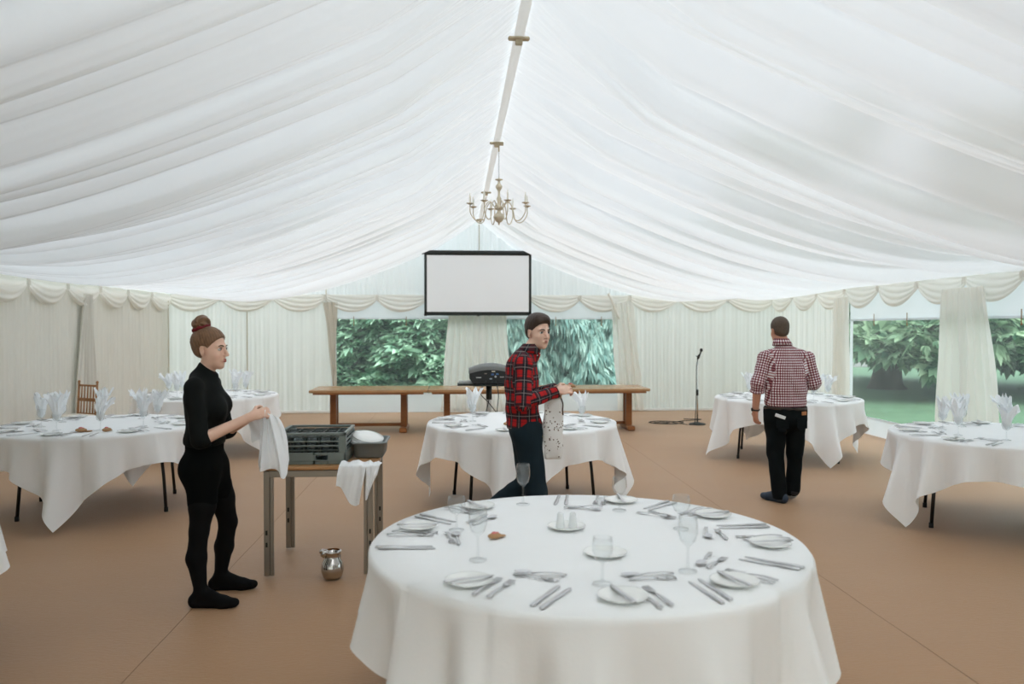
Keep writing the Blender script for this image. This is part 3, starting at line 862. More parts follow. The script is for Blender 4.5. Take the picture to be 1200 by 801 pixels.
mk('stem', lathe([(.001, cz), (.008, cz + .01), (.012, cz + .03), (.03, cz + .04), (.058, cz + .075), (.062, cz + .095), (.05, cz + .12), (.025, cz + .135), (.018, cz + .16), (.035, cz + .185), (.035, cz + .2), (.016, cz + .22),
                 (.02, cz + .26), (.028, cz + .29), (.014, cz + .32), (.012, cz + .37), (.02, cz + .385), (.036, cz + .41), (.036, cz + .43), (.016, cz + .455), (.012, cz + .485), (.042, cz + .495), (.042, cz + .502), (.006, cz + .51), (.001, cz + .53)], 24), M_BRASS, e)
arm_vf = tube(curve_pts([(.03, 0, cz + .17), (.10, 0, cz + .255), (.155, 0, cz + .20), (.19, 0, cz + .06), (.26, 0, cz + .045), (.32, 0, cz + .12), (.325, 0, cz + .215)], 8), .0055, 8)
ARM = mesh_data('arm', *arm_vf, M_BRASS); PAN = mesh_data('drip_pan', *lathe([(.001, .0), (.012, .0), (.04, .012), (.042, .016), (.014, .012), (.001, .012)], 20), M_BRASS)
CAND = mesh_data('candle', *lathe([(.011, 0), (.011, .085), (.006, .087), (.007, .095), (.004, .115), (.001, .12)], 12), M_CANDLE)
for k in range(8):
    a = 2 * PI * (k + .3) / 8
    o = link('arm', ARM, e, None, (0, 0, a))
    zz = .0 if k % 2 else .0
    link('drip_pan', PAN, o, (.325, 0, cz + .212)); link('candle', CAND, o, (.325, 0, cz + .222))

# ------------------------------------------------------------------ projection screen
M_BLK = mat('matt_black', (.012, .016, .014), .5); M_SCR = mat('projection_surface', (.90, .93, .96), .7, 0, .015, 2)
e = thing('projection_screen', 'white pull-down projection screen with black border on the back wall', 'screen', (.40, 15.42, 0))
mk('casing', merge(box((0, 0, 3.115), (2.13, .07, .075), .015), box((-1.07, 0, 3.115), (.02, .08, .085), .005), box((1.07, 0, 3.115), (.02, .08, .085), .005)), M_BLK, e, False)
mk('border', merge(box((-1.01, 0, 2.49), (.05, .008, 1.20)), box((1.01, 0, 2.49), (.05, .008, 1.20)), box((0, 0, 1.945), (2.07, .008, .05)), box((0, 0, 3.075), (2.07, .008, .03))), M_BLK, e, False)
mk('screen_surface', box((0, 0, 2.515), (1.98, .006, 1.10)), M_SCR, e, False)
mk('bottom_bar', merge(tube([(-1.04, 0, 1.915), (1.04, 0, 1.915)], .016, 8), box((0, 0, 1.895), (.05, .02, .02), .004)), M_BLK, e)
for s in (-1, 1):
    mk('hanging_cord', tube([(s * 1.06, 0, 3.13), (s * 1.2, .1, 3.14), (s * 1.32, .26, 3.15)], .004, 6), M_BLK, e)

# ------------------------------------------------------------------ long oak refectory tables before the back wall
def refectory(x0, x1, legs, label):
    e = thing('refectory_table', label, 'table', ((x0 + x1) / 2, 12.97, 0))
    xc = (x0 + x1) / 2; z = .69
    for k, (y, w) in enumerate(((-.31, .31), (0, .31), (.31, .31))):
        mk('top_plank', box((0, y, z - .02), (x1 - x0, w - .004, .042), .004), M_WOODT, e, False)
    for y in (-.44, .44):
        mk('edge_rail', box((0, y, z - .045), (x1 - x0 - .12, .04, .05), .005), M_WOOD, e, False)
    for s in (x0 + .14, x1 - .14):
        mk('end_batten', box((s - xc, 0, z - .055), (.06, .8, .03), .004), M_WOOD, e, False)
    for lx in legs:
        for y in (-.09, .09):
            mk('leg_post', box((lx - xc, y, .345), (.10, .075, .56), .006), M_WOOD, e, False)
        mk('foot', box((lx - xc, 0, .04), (.12, .66, .075), .012), M_WOOD, e, False)
        mk('leg_head', box((lx - xc, 0, .632), (.10, .66, .05), .01), M_WOOD, e, False)
    mk('stretcher', box(((legs[0] + legs[1]) / 2 - xc, 0, .10), (legs[1] - legs[0], .06, .05), .005), M_WOOD, e, False)
refectory(-2.30, -.47, (-1.98, -.86), 'shorter long oak table in front of the hedge window')
refectory(-.46, 3.07, (-.17, 2.80), 'longer oak table running behind the plaid man to the right')

# ------------------------------------------------------------------ projector on a stand with cables
M_PJ = mat('grey_projector_lid', (.20, .21, .21), .45); M_PJD = mat('black_projector_case', (.012, .014, .014), .5)
e = thing('projector_stand', 'black and grey pole stand carrying the projector behind the centre table', 'stand', (.37, 9.35, 0))
mk('pole', tube([(0, 0, .04), (0, 0, .70), (0, 0, .98)], [.028, .028, .028], 14), mat('grey_pole', (.45, .44, .42), .4, .6), e)
mk('collar', tube([(0, 0, .82), (0, 0, .98)], .034, 14), M_BLK, e)
mk('tray', box((0, 0, .995), (.38, .34, .02), .005), M_BLK, e, False)
mk('side_shelf', box((-.26, 0, 1.0), (.22, .26, .022), .004), M_BLK, e, False)
for k in range(3):
    a = 2 * PI * k / 3 + .5
    mk('foot', tube([(0, 0, .08), (.16 * math.cos(a), .16 * math.sin(a), .05), (.36 * math.cos(a), .36 * math.sin(a), .012)], .013, 8), M_BLK, e)
setp(mk('laptop', merge(box((0, 0, .009), (.2, .22, .018), .004), box((0, 0, .022), (.2, .22, .008), .003)), mat('grey_laptop', (.38, .4, .4), .4), None, False, (.115, 9.35, 1.0115)),
     'closed grey laptop on the shelf beside the projector', 'laptop')
def projector_case():
    n = 22; prof = []
    top = [(x, .17 + .055 * (1 - (x / .25) ** 2)) for x in np.linspace(-.245, .245, n)]
    P = [(-.20, .0), (-.245, .06), ] + top + [(.245, .06), (.20, 0)]
    V = []
    for y, s in ((-.16, .96), (-.15, 1.0), (.14, 1.0), (.16, .95)):
        for x, z in P: V.append((x * s, y, .11 + (z - .11) * s))
    m = len(P); F = []
    for i in range(3):
        for j in range(m): F.append((i * m + j, i * m + (j + 1) % m, (i + 1) * m + (j + 1) % m, (i + 1) * m + j))
    F += [tuple(range(m)), tuple(3 * m + j for j in range(m))[::-1]]
    return np.array(V), F
def lid_vf():
    V = []; xs = np.linspace(-.252, .252, 25)
    for x in xs:
        zt = .172 + .058 * (1 - (x / .25) ** 2); zl = .118 + .045 * (1 - (x / .25) ** 2)
        for y, z in ((-.168, zl), (-.172, zl + .03), (-.165, zt), (0, zt + .008), (.165, zt), (.168, zl)): V.append((x, y, z))
    return np.array(V), grid_faces(25, 6) + [tuple(range(6)), tuple(24 * 6 + j for j in range(6))[::-1]]
e = thing('projector', 'black projector with grey curved lid, rear ports facing the camera', 'projector', (.385, 9.35, 1.012))
mk('case', projector_case(), M_PJD, e, False)
mk('lid', lid_vf(), M_PJ, e)
for k, (x, z, w, h, col) in enumerate([(-.14, .075, .06, .012, (.4, .4, .38)), (.03, .145, .04, .012, (.55, .5, .4)), (.02, .11, .03, .02, (.05, .12, .3)), (.075, .115, .03, .014, (.08, .2, .45)), (.055, .085, .022, .022, (.45, .45, .45)), (.13, .08, .05, .01, (.3, .3, .3)), (.0, .06, .03, .014, (.3, .35, .4)), (-.06, .12, .03, .01, (.25, .2, .16))]):
    mk('port', box((x, -.162, z), (w, .012, h), .002), mat('port_%d' % k, col, .4), e, False)
mk('lens_barrel', tube([(.10, .16, .10), (.10, .20, .10)], .04, 16), M_PJD, e)
for k, P in enumerate([[(.44, 9.18, 1.05), (.47, 9.13, .9), (.455, 9.13, .72), (.42, 9.14, .5), (.30, 9.1, .2), (.18, 9.05, .02)], [(.33, 9.18, 1.05), (.26, 9.12, .92), (.36, 9.11, .80), (.47, 9.10, .66), (.60, 9.1, .5), (.75, 9.1, .02)],
                       [(.40, 9.18, 1.05), (.37, 9.12, .88), (.34, 9.11, .75), (.31, 9.1, .62), (.30, 9.1, .4), (.5, 9.0, .01)]]):
    setp(mk('projector_cable', tube(curve_pts(P, 8), .005, 6), M_BLK), ['black cable dangling right of the projector pole', 'black cable crossing diagonally in front of the projector pole', 'black cable hanging left of the projector pole'][k], 'cable', 'projector cables')

# ------------------------------------------------------------------ microphone stand and cable
e = thing('microphone_stand', 'round-based straight microphone stand before the cream back wall', 'stand', (4.12, 13.43, 0))
mk('base', lathe([(.001, .0), (.14, 0), (.145, .008), (.13, .02), (.05, .035), (.02, .045), (.001, .045)], 32), M_BLK, e)
M_CHR = mat('satin_chrome', (.55, .56, .56), .25, 1.0, .05, 10)
mk('pole', tube([(0, 0, .04), (0, 0, .55), (0, 0, .56), (0, 0, 1.12)], [.013, .013, .009, .009], 10), M_CHR, e)
mk('clutch', tube([(0, 0, .50), (0, 0, .60)], .018, 10), M_BLK, e)
mk('clip', merge(tube([(0, 0, 1.12), (0, 0, 1.17), (.03, -.02, 1.21)], .012, 8), tube([(0, 0, 1.165), (-.03, 0, 1.18)], .006, 6)), M_BLK, e)
e = thing('microphone', 'black handheld microphone clipped on top of the stand', 'microphone', (4.12, 13.43, 0))
mk('handle', tube([(.015, -.0, 1.13), (.045, -.03, 1.25)], [.011, .016], 10), M_BLK, e)
mk('grille', ellipsoid((.052, -.036, 1.28), (.027, .027, .032)), mat('dark_grille', (.03, .03, .03), .5, .5), e)
setp(mk('microphone_cable', tube(curve_pts([(4.13, 13.43, 1.13), (4.08, 13.36, 1.0), (4.09, 13.40, .6), (4.07, 13.37, .2), (4.02, 13.34, .012), (3.85, 13.5, .008), (3.6, 13.75, .008), (3.4, 13.6, .008), (3.7, 13.45, .008), (3.95, 13.7, .008), (3.6, 13.9, .008), (3.35, 13.75, .008), (3.55, 13.55, .008), (4.0, 13.9, .008), (4.4, 14.1, .008), (4.1, 14.2, .008)], 10), .0065, 6), M_BLK),
     'black microphone cable coiled loosely on the matting beside its stand', 'cable')

# ------------------------------------------------------------------ work table with glass rack, tub, cloths; jug on the floor
M_TST = mat('brushed_steel_leg', (.33, .30, .26), .38, .85, .12, 10, (1, 1, .2))
M_TTOP = mat('worn_pine_top', (.42, .22, .09), .4, 0, .2, 4, (1, 9, 1))
WT = (-.925, 5.72)
e = thing('work_table', 'small steel-legged work table with thin wooden top beside the woman', 'table', (*WT, 0), .0)
HX, HY = .36, .36
for sx in (-1, 1):
    for sy in (-1, 1):
        l = mk('leg', merge(box((sx * (HX - .02), sy * (HY - .02), .36), (.038, .038, .70), .003), box((sx * (HX - .052), sy * (HY - .02), .36), (.022, .022, .70), .002)), M_TST, e, False)
        mk('hinge_bolt', merge(box((sx * (HX - .02), sy * (HY - .02) - .021, .22), (.012, .006, .03)), box((sx * (HX - .02), sy * (HY - .02) - .021, .30), (.012, .006, .03))), M_BLK, l, False)
for sy in (-1, 1): mk('apron', box((0, sy * (HY - .02), .69), (2 * HX - .06, .03, .045), .003), M_TST, e, False)
for sx in (-1, 1): mk('apron', box((sx * (HX - .02), 0, .69), (.03, 2 * HY - .06, .045), .003), M_TST, e, False)
mk('table_top', box((0, 0, .728), (2 * HX + .03, 2 * HY + .03, .022), .004), M_TTOP, e, False)
# dishwasher glass rack
M_RK = mat('grey_green_rack_plastic', (.045, .058, .052), .45, 0, .1, 8); M_RK2 = mat('pale_rack_plastic', (.17, .20, .185), .4)
RW = .23
e = thing('glass_rack', 'dark grey-green dishwasher glass rack standing on the work table', 'rack', (-.985, 5.66, .7395), .0)
mk('base', merge(box((0, 0, .02), (2 * RW, 2 * RW, .012), .004), *[box((s * (RW - .006), 0, .04), (.012, 2 * RW, .08), .003) for s in (-1, 1)], *[box((-.10, s * (RW - .006), .04), (.26, .012, .08), .003) for s in (-1, 1)], *[box((.17, s * (RW - .006), .04), (.12, .012, .08), .003) for s in (-1, 1)], *[box((.06, s * (RW - .006), .015), (.10, .012, .03), .003) for s in (-1, 1)], *[box((.06, s * (RW - .006), .07), (.10, .012, .02), .003) for s in (-1, 1)]), M_RK2, e, False)
for z in (.095, .125, .155, .185):
    mk('rail', merge(*[box((s * (RW - .004), 0, z), (.012, 2 * RW, .010), .002) for s in (-1, 1)], *[box((0, s * (RW - .004), z), (2 * RW, .012, .010), .002) for s in (-1, 1)]), M_RK2 if z in (.125, .155) else M_RK, e, False)
for sx in (-1, 1):
    for sy in (-1, 1):
        mk('corner_post', box((sx * (RW - .022), sy * (RW - .022), .135), (.05, .05, .12), .006), M_RK2, e, False)
for k in range(1, 5):
    x = -RW + 2 * RW * k / 5
    mk('divider', box((x, 0, .12), (.005, 2 * RW - .03, .14)), M_RK, e, False)
    mk('divider', box((0, x, .12), (2 * RW - .03, .005, .14)), M_RK, e, False)
mk('top_rim', merge(*[box((s * (RW - .006), 0, .205), (.022, 2 * RW + .01, .018), .003) for s in (-1, 1)], *[box((0, s * (RW - .006), .205), (2 * RW + .01, .022, .018), .003) for s in (-1, 1)]), M_RK2, e, False)
UPG = mesh_data('tumbler', *xf(tumbler_vf(.155, .034), (0, 0, 0)), clear('racked_glass', (.95, .97, .97), .22, .9))
for i in range(5):
    for j in range(5):
        o = link('tumbler', UPG, None, (-.985 - RW + .046 + .092 * i, 5.66 - RW + .046 + .092 * j, .7395 + .186), (PI, 0, 0))
        setp(o, 'upturned glass in rack, row %s from the front, column %s from the left' % (['one', 'two', 'three', 'four', 'five'][j], ['one', 'two', 'three', 'four', 'five'][i]), 'glass', 'glasses in the dishwasher rack')
# grey tub
def tub_vf(w, d, h, t=.006):
    def ring(sx, sy, z, rr=.04, n=6):
        out = []
        for cx, cy, a0 in ((sx - rr, sy - rr, 0), (-sx + rr, sy - rr, PI / 2), (-sx + rr, -sy + rr, PI), (sx - rr, -sy + rr, 1.5 * PI)):
            for k in range(n): a = a0 + PI / 2 * k / (n - 1); out.append((cx + rr * math.cos(a), cy + rr * math.sin(a), z))
        return out
    R_ = [ring(w * .40, d * .40, 0), ring(w * .44, d * .44, .012), ring(w * .48, d * .48, h - .012), ring(w * .54, d * .54, h - .01), ring(w * .54, d * .54, h), ring(w * .48, d * .48, h), ring(w * .425, d * .425, .02), ring(w * .1, d * .1, .016)]
    V = [p for r_ in R_ for p in r_]; m = 24; F = []
    for i in range(len(R_) - 1):
        for j in range(m): F.append((i * m + j, i * m + (j + 1) % m, (i + 1) * m + (j + 1) % m, (i + 1) * m + j))
    F += [tuple(range(m))[::-1], tuple((len(R_) - 1) * m + j for j in range(m))]
    return np.array(V), F
setp(mk('bus_tub', tub_vf(.235, .36, .115), mat('grey_plastic_tub', (.22, .24, .24), .5), None, True, (-.628, 5.82, .7395)), 'grey plastic bus tub at the back right of the work table', 'tub')
for k in range(3):
    o = setp(link('dinner_plate', mesh_data('dinner_plate', *plate_vf(.115), M_CHINA), None, (-.655 + .006 * k, 5.79 + .004 * k, .7395 + .128 + .012 * k), (PI + .22, .20, 0)), ['lowest', 'middle', 'topmost'][k] + ' white plate stacked leaning in the grey tub', 'plate', 'plates in the grey tub')
# cloths hanging over the work-table edge
def draped(w, up, down, seed, slant=0.0, taper=.3):
    """cloth lying back on the table (up) and hanging over its front edge (down); local +Y is back"""
    r = np.random.default_rng(seed); ph = r.uniform(0, 6, 6); nu, nv = 34, 40; V = []
    for i in range(nu):
        u = i / (nu - 1) - .5
        dn = down * (1 + slant * u + .18 * math.sin(5 * u + ph[0]))
        for j in range(nv):
            s = -up + (up + dn) * j / (nv - 1)
            rip = math.sin(2 * PI * 1.7 * u + ph[1] + 3 * s) * .6 + .25 * math.sin(2 * PI * 3.3 * u + ph[2] + 4 * s) + .3 * math.sin(18 * s + 4 * u + ph[3])
            if s < 0: y, z = -s * .8, .008 + .013 * (1 + rip) * min(1, -s / .05) * (.3 + .7 * min(1, (s + up) / .05))
            else: y, z = -.014 - .028 * (.6 + .5 * rip) * min(1, s / .06), .010 - s
            ww = w * (1 - taper * max(0, s) / down + .1 * math.sin(9 * s + ph[4]))
            V.append((u * ww + .02 * math.sin(8 * s + ph[5]), y, z))
    return np.array(V), grid_faces(nu, nv)
EDGE = WT[1] - HY - .015
setp(mk('tea_towel', draped(.17, .15, .21, 3, .4, .12), M_NAPK, None, True, (-.705, EDGE, .739)), 'crumpled white cloth hanging over the front edge of the work table', 'cloth', 'white cloths on the work table')
setp(mk('tea_towel', draped(.10, .12, .17, 8, -.9, .55), M_NAPK, None, True, (-.575, EDGE, .739)), 'smaller white cloth trailing off the right corner of the work table', 'cloth', 'white cloths on the work table')
# steel jug on the floor
M_MIR = mat('polished_steel', (.55, .53, .51), .08, 1.0, .05, 10)
e = thing('jug', 'polished pot-bellied steel jug standing on the matting', 'jug', (-.83, 5.33, 0))
mk('body', lathe([(.001, .002), (.052, .002), (.062, .012), (.074, .05), (.075, .075), (.066, .11), (.050, .135), (.046, .148), (.052, .168), (.060, .182), (.057, .183), (.045, .16), (.042, .148), (.046, .135), (.06, .11), (.06, .02), (.001, .015)], 36), M_MIR, e)
mk('spout', xf(tube(curve_pts([(.04, 0, .158), (.062, 0, .178), (.075, 0, .192)], 5), [.03] * 5 + [.02] * 5 + [.008], 10), M=rotz(3.3)), M_MIR, e)
mk('handle', xf(tube(curve_pts([(.05, 0, .165), (.09, 0, .16), (.10, 0, .11), (.072, 0, .06)], 6), .006, 8), M=rotz(1.2)), M_MIR, e)

# ------------------------------------------------------------------ gilt slat-back chair by the left wall
M_GILT = mat('gilt_limewash_wood', (.34, .16, .06), .4, 0, .2, 8)
e = thing('banquet_chair', 'gilt slat-back banquet chair with cream pad behind the left table', 'chair', (-5.10, 10.95, 0), math.radians(240))
sw = .20
for s in (-1, 1):
    mk('leg', tube([(.19, s * .19, 0), (.185, s * .185, .44)], [.014, .018], 10), M_GILT, e)
    mk('back_post', tube([(-.24, s * .17, 0), (-.19, s * .18, .44), (-.22, s * .185, .92)], [.014, .018, .014], 10), M_GILT, e)
    mk('finial', ellipsoid((-.221, s * .185, .93), (.018, .018, .018)), M_GILT, e)
mk('seat_frame', box((0, 0, .435), (.41, .41, .04), .012), M_GILT, e, False)
for z in (.50, .68, .70, .88):
    xq = -.19 - .03 * (z - .44) / .48
    mk('back_rail', tube([(xq, -.18, z), (xq, .18, z)], .013, 8), M_GILT, e)
for k in range(5):
    y = -.12 + .06 * k
    mk('spindle', merge(tube([(-.192, y, .50), (-.204, y, .68)], .008, 8), tube([(-.206, y, .70), (-.217, y, .88)], .008, 8)), M_GILT, e)
for s in (-1, 1): mk('stretcher', tube([(.19, s * .19, .2), (-.22, s * .175, .2)], .009, 8), M_GILT, e)
mk('seat_pad', merge(box((.0, 0, .475), (.40, .40, .045), .018)), fabric('cream_seat_pad', (.8, .76, .68), .05), e)
# ------------------------------------------------------------------ people: smooth-union figures polygonised from distance fields
def cap(a, b, ra, rb, k=.03, clip=(), tag=None): return ('cap', np.asarray(a, float), np.asarray(b, float), ra, rb, k, clip, tag)
def ell(c, r, R=None, k=.03, clip=(), tag=None): return ('ell', np.asarray(c, float), np.asarray(r, float), R, None, k, clip, tag)
def prim_d(p, P):
    if p[0] == 'cap':
        a, b, ra, rb = p[1:5]; ba = b - a; t = np.clip(((P - a) @ ba) / (ba @ ba + 1e-9), 0, 1)
        d = np.sqrt((((P - a) - t[..., None] * ba) ** 2).sum(-1)) - (ra + (rb - ra) * t)
    else:
        q = P - p[1]
        if p[3] is not None: q = q @ p[3]
        k0 = np.sqrt(((q / p[2]) ** 2).sum(-1)); k1 = np.sqrt(((q / p[2] ** 2) ** 2).sum(-1)) + 1e-6
        d = k0 * (k0 - 1) / k1
    for pt, n in p[6]:
        n = np.asarray(n, float); n = n / np.linalg.norm(n)
        d = np.maximum(d, (P - np.asarray(pt)) @ n)
    return d
def prim_box(p):
    if p[0] == 'cap':
        r = max(p[3], p[4]); return np.minimum(p[1], p[2]) - r, np.maximum(p[1], p[2]) + r
    r = p[2].max() if p[3] is not None else p[2]
    return p[1] - r, p[1] + r
def smin(a, b, k):
    h = np.clip(.5 + .5 * (b - a) / k, 0, 1)
    return b + (a - b) * h - k * h * (1 - h)
def sdf_mesh(prims, h=.006, subs=(), post=None, grow=0.0):
    lo = np.min([prim_box(p)[0] for p in prims], 0) - 3 * h - grow - .01; hi = np.max([prim_box(p)[1] for p in prims], 0) + 3 * h + grow + .01
    n = np.ceil((hi - lo) / h).astype(int) + 1
    F = np.full(n, .5, np.float32)
    ax = [lo[i] + h * np.arange(n[i]) for i in range(3)]
    def sub(p, pad):
        a, b = prim_box(p); i0 = np.clip(np.floor((a - pad - lo) / h).astype(int), 0, n - 1); i1 = np.clip(np.ceil((b + pad - lo) / h).astype(int) + 1, 1, n)
        sl = tuple(slice(i0[i], i1[i]) for i in range(3))
        P = np.stack(np.meshgrid(*[ax[i][sl[i]] for i in range(3)], indexing='ij'), -1)
        return sl, P
    for p in prims:
        sl, P = sub(p, p[5] + 3 * h + grow)
        F[sl] = smin(F[sl], (prim_d(p, P) - grow).astype(np.float32), max(p[5], 1e-3))
    for p in subs:
        sl, P = sub(p, p[5] + 3 * h)
        F[sl] = -smin(-F[sl], prim_d(p, P).astype(np.float32), max(p[5], 1e-3))
    if post is not None:
        P = np.stack(np.meshgrid(*ax, indexing='ij'), -1)
        F = post(F, P)
    return surface_nets(F, lo, h)
def surface_nets(F, lo, h):
    ins = F < 0
    c = np.zeros(np.array(F.shape) - 1, np.int8)
    for i in (0, 1):
        for j in (0, 1):
            for k in (0, 1):
                c += ins[i:F.shape[0] - 1 + i, j:F.shape[1] - 1 + j, k:F.shape[2] - 1 + k]
    I = np.argwhere((c > 0) & (c < 8))
    idx = -np.ones(c.shape, np.int64); idx[tuple(I.T)] = np.arange(len(I))
    off = np.array([(i, j, k) for i in (0, 1) for j in (0, 1) for k in (0, 1)])
    vals = np.stack([F[tuple((I + o).T)] for o in off], 1)
    S = np.zeros((len(I), 3)); cnt = np.zeros(len(I))
    for a in range(8):
        for b in range(a + 1, 8):
            if abs(off[a] - off[b]).sum() != 1: continue
            va, vb = vals[:, a], vals[:, b]; m = (va < 0) != (vb < 0)
            t = np.where(m, va / np.where(m, va - vb, 1), 0)
            S += np.where(m[:, None], off[a] + t[:, None] * (off[b] - off[a]), 0); cnt += m
    V = lo + h * (I + S / np.maximum(cnt, 1)[:, None])
    Q = []
    for ax in range(3):
        s0 = [slice(None)] * 3; s1 = [slice(None)] * 3; s0[ax] = slice(0, -1); s1[ax] = slice(1, None)
        A, B = ins[tuple(s0)], ins[tuple(s1)]
        E = np.argwhere(A != B); u, v = (ax + 1) % 3, (ax + 2) % 3
        E = E[(E[:, u] > 0) & (E[:, v] > 0) & (E[:, u] < F.shape[u] - 1) & (E[:, v] < F.shape[v] - 1)]
        du = np.eye(3, dtype=int)[u]; dv = np.eye(3, dtype=int)[v]
        q = np.stack([idx[tuple(E.T)], idx[tuple((E - du).T)], idx[tuple((E - du - dv).T)], idx[tuple((E - dv).T)]], 1)
        fl = A[tuple(E.T)]
        q[~fl] = q[~fl][:, ::-1]
        Q.append(q)
    Q = np.concatenate(Q); Q = Q[(Q >= 0).all(1)]
    return V, Q
def fast_mesh(name, V, Q, mat_):
    me = bpy.data.meshes.new(name)
    me.vertices.add(len(V)); me.vertices.foreach_set('co', np.asarray(V, np.float32).ravel())
    me.loops.add(Q.size); me.loops.foreach_set('vertex_index', Q.astype(np.int32).ravel())
    me.polygons.add(len(Q)); me.polygons.foreach_set('loop_start', np.arange(0, Q.size, 4, dtype=np.int32))
    me.polygons.foreach_set('use_smooth', np.ones(len(Q), bool))
    me.update(calc_edges=True); me.validate()
    if mat_: me.materials.append(mat_)
    return me
def relax(V, Q, it=2, lam=.5):
    V = V.copy()
    for _ in range(it):
        S = np.zeros_like(V); n = np.zeros(len(V))
        for a in range(4):
            b = (a + 1) % 4
            np.add.at(S, Q[:, a], V[Q[:, b]]); np.add.at(n, Q[:, a], 1)
            np.add.at(S, Q[:, b], V[Q[:, a]]); np.add.at(n, Q[:, b], 1)
        V += lam * (S / np.maximum(n, 1)[:, None] - V)
    return V
def flesh(name, prims, mat_, parent, h=.006, subs=(), post=None, grow=0.0, it=2, pat=None):
    V, Q = sdf_mesh(prims, h, subs, post, grow)
    V = relax(V, Q, it)
    me = fast_mesh(name, V, Q, mat_)
    if pat is not None:
        at = me.attributes.new('pat', 'FLOAT_VECTOR', 'POINT'); at.data.foreach_set('vector', pat(V).astype(np.float32).ravel())
    return link(name, me, parent)

def head_prims(o, R, s=1.0, female=False):
    f = lambda *p: np.asarray(o) + R @ (np.array(p) * s)
    E = lambda c, r, k: ell(f(*c), np.array(r) * s, R, k)
    P = [E((-.014, 0, .036), (.094, .074, .084), .02), E((.028, 0, -.03), (.062, .060, .082), .025), E((.040, 0, -.078), (.046, .043 if female else .047, .036), .02),
         E((.068, 0, -.103), (.018, .020, .016), .02), E((.052, .034, -.034), (.028, .024, .028), .015), E((.052, -.034, -.034), (.028, .024, .028), .015),
         E((.070, 0, .016), (.020, .050, .013), .015)]
    P += [cap(f(.088, 0, .004), f(.109, 0, -.033), .0085 * s, .0115 * s, .008), E((.099, .010, -.038), (.010, .007, .007), .005), E((.099, -.010, -.038), (.010, .007, .007), .005),
          E((.085, 0, -.066), (.014, .024, .012), .010)]
    for y in (-1, 1):
        Re = R @ roty(-.2) @ rotz(y * .35)
        P += [ell(f(-.010, y * .075, -.012), np.array((.018, .008, .031)) * s, Re, .006), ell(f(-.006, y * .073, -.036), np.array((.010, .007, .010)) * s, Re, .006)]
    S = [ell(f(.100, y * .033, -.001), np.array((.022, .019, .012)) * s, R, .010) for y in (-1, 1)] + [ell(f(-.004, y * .083, -.010), np.array((.009, .006, .017)) * s, R, .004) for y in (-1, 1)]
    return P, S
def face_bits(parent, o, R, s, iris, browc, lipc, gaze=0.0):
    f = lambda *p: np.asarray(o) + R @ (np.array(p) * s)
    Mw = mat('eye_white', (.72, .70, .68), .25, 0, .02, 30); Mi = mat(iris[0], iris[1], .15); Mb = mat(browc[0], browc[1], .8); Ml = mat(lipc[0], lipc[1], .4)
    for y in (-1, 1):
        ey = mk('eye', xf(ellipsoid((0, 0, 0), (.0115 * s, .0135 * s, .0085 * s)), f(.0755, y * .032, -.002), R), Mw, parent)
        mk('iris', xf(ellipsoid((0, 0, 0), (.0035 * s, .0058 * s, .0062 * s)), f(.0845, y * .032 + gaze, -.002), R), Mi, ey)
        mk('eyelid', tube([f(.0815, y * .032 - .0135, .0025), f(.0865, y * .032 - .006, .0065), f(.0865, y * .032 + .006, .0065), f(.0805, y * .032 + .0135, .002)], [.0012 * s, .0022 * s, .0022 * s, .0012 * s], 6), Mb, parent)
        mk('eyebrow', tube([f(.0915, y * .013, .017), f(.0905, y * .026, .021), f(.0845, y * .039, .021), f(.076, y * .048, .015)], [.0028 * s, .0038 * s, .0032 * s, .0012 * s], 6), Mb, parent)
    for dz, rr, nm in ((-.0615, .0042, 'upper_lip'), (-.0715, .0052, 'lower_lip')):
        mk(nm, tube([f(.083, -.021, -.0665), f(.0945, -.010, dz + .001), f(.0975, 0, dz), f(.0945, .010, dz + .001), f(.083, .021, -.0665)], [.0012 * s, rr * .9 * s, rr * s, rr * .9 * s, .0012 * s], 8), Ml, parent)
def hair_post(o, R, s, front=.070, nape=-.070, ear=.012, amp=.003, temple=1.05, fx=.082):
    def post(F, P):
        q = (P - np.asarray(o)) @ R / s
        keep = np.minimum(-(q[..., 2] - front - (q[..., 0] - fx) * temple) / 1.45, np.maximum(q[..., 0] - ear, nape - q[..., 2]))
        ear_gap = np.sqrt((q[..., 0] + .006) ** 2 + (q[..., 2] + .014) ** 2) - .030
        keep = np.maximum(keep, -np.where(np.abs(q[..., 1]) > .055, ear_gap, 1.0))
        n = amp * np.sin(q[..., 0] * 260 + 3 * np.sin(q[..., 1] * 60)) * np.sin(q[..., 2] * 60 + q[..., 1] * 190)
        return np.maximum(F, keep * s) + n.astype(np.float32) * .6
    return post
def strands(c, tip, amp=.0026, n=34):
    """grooves combed from the hairline towards the knot"""
    ax = np.asarray(tip) - np.asarray(c); ax = ax / np.linalg.norm(ax); u = np.cross(ax, (0, 1, 0)); u /= np.linalg.norm(u); w = np.cross(ax, u)
    def post(F, P):
        q = P - c; a = np.arctan2(q @ w, q @ u)
        return F + (amp * np.sin(n * a + 2.5 * np.sin(3 * a) + 30 * (q @ ax) * np.sin(2 * a))).astype(np.float32)
    return post
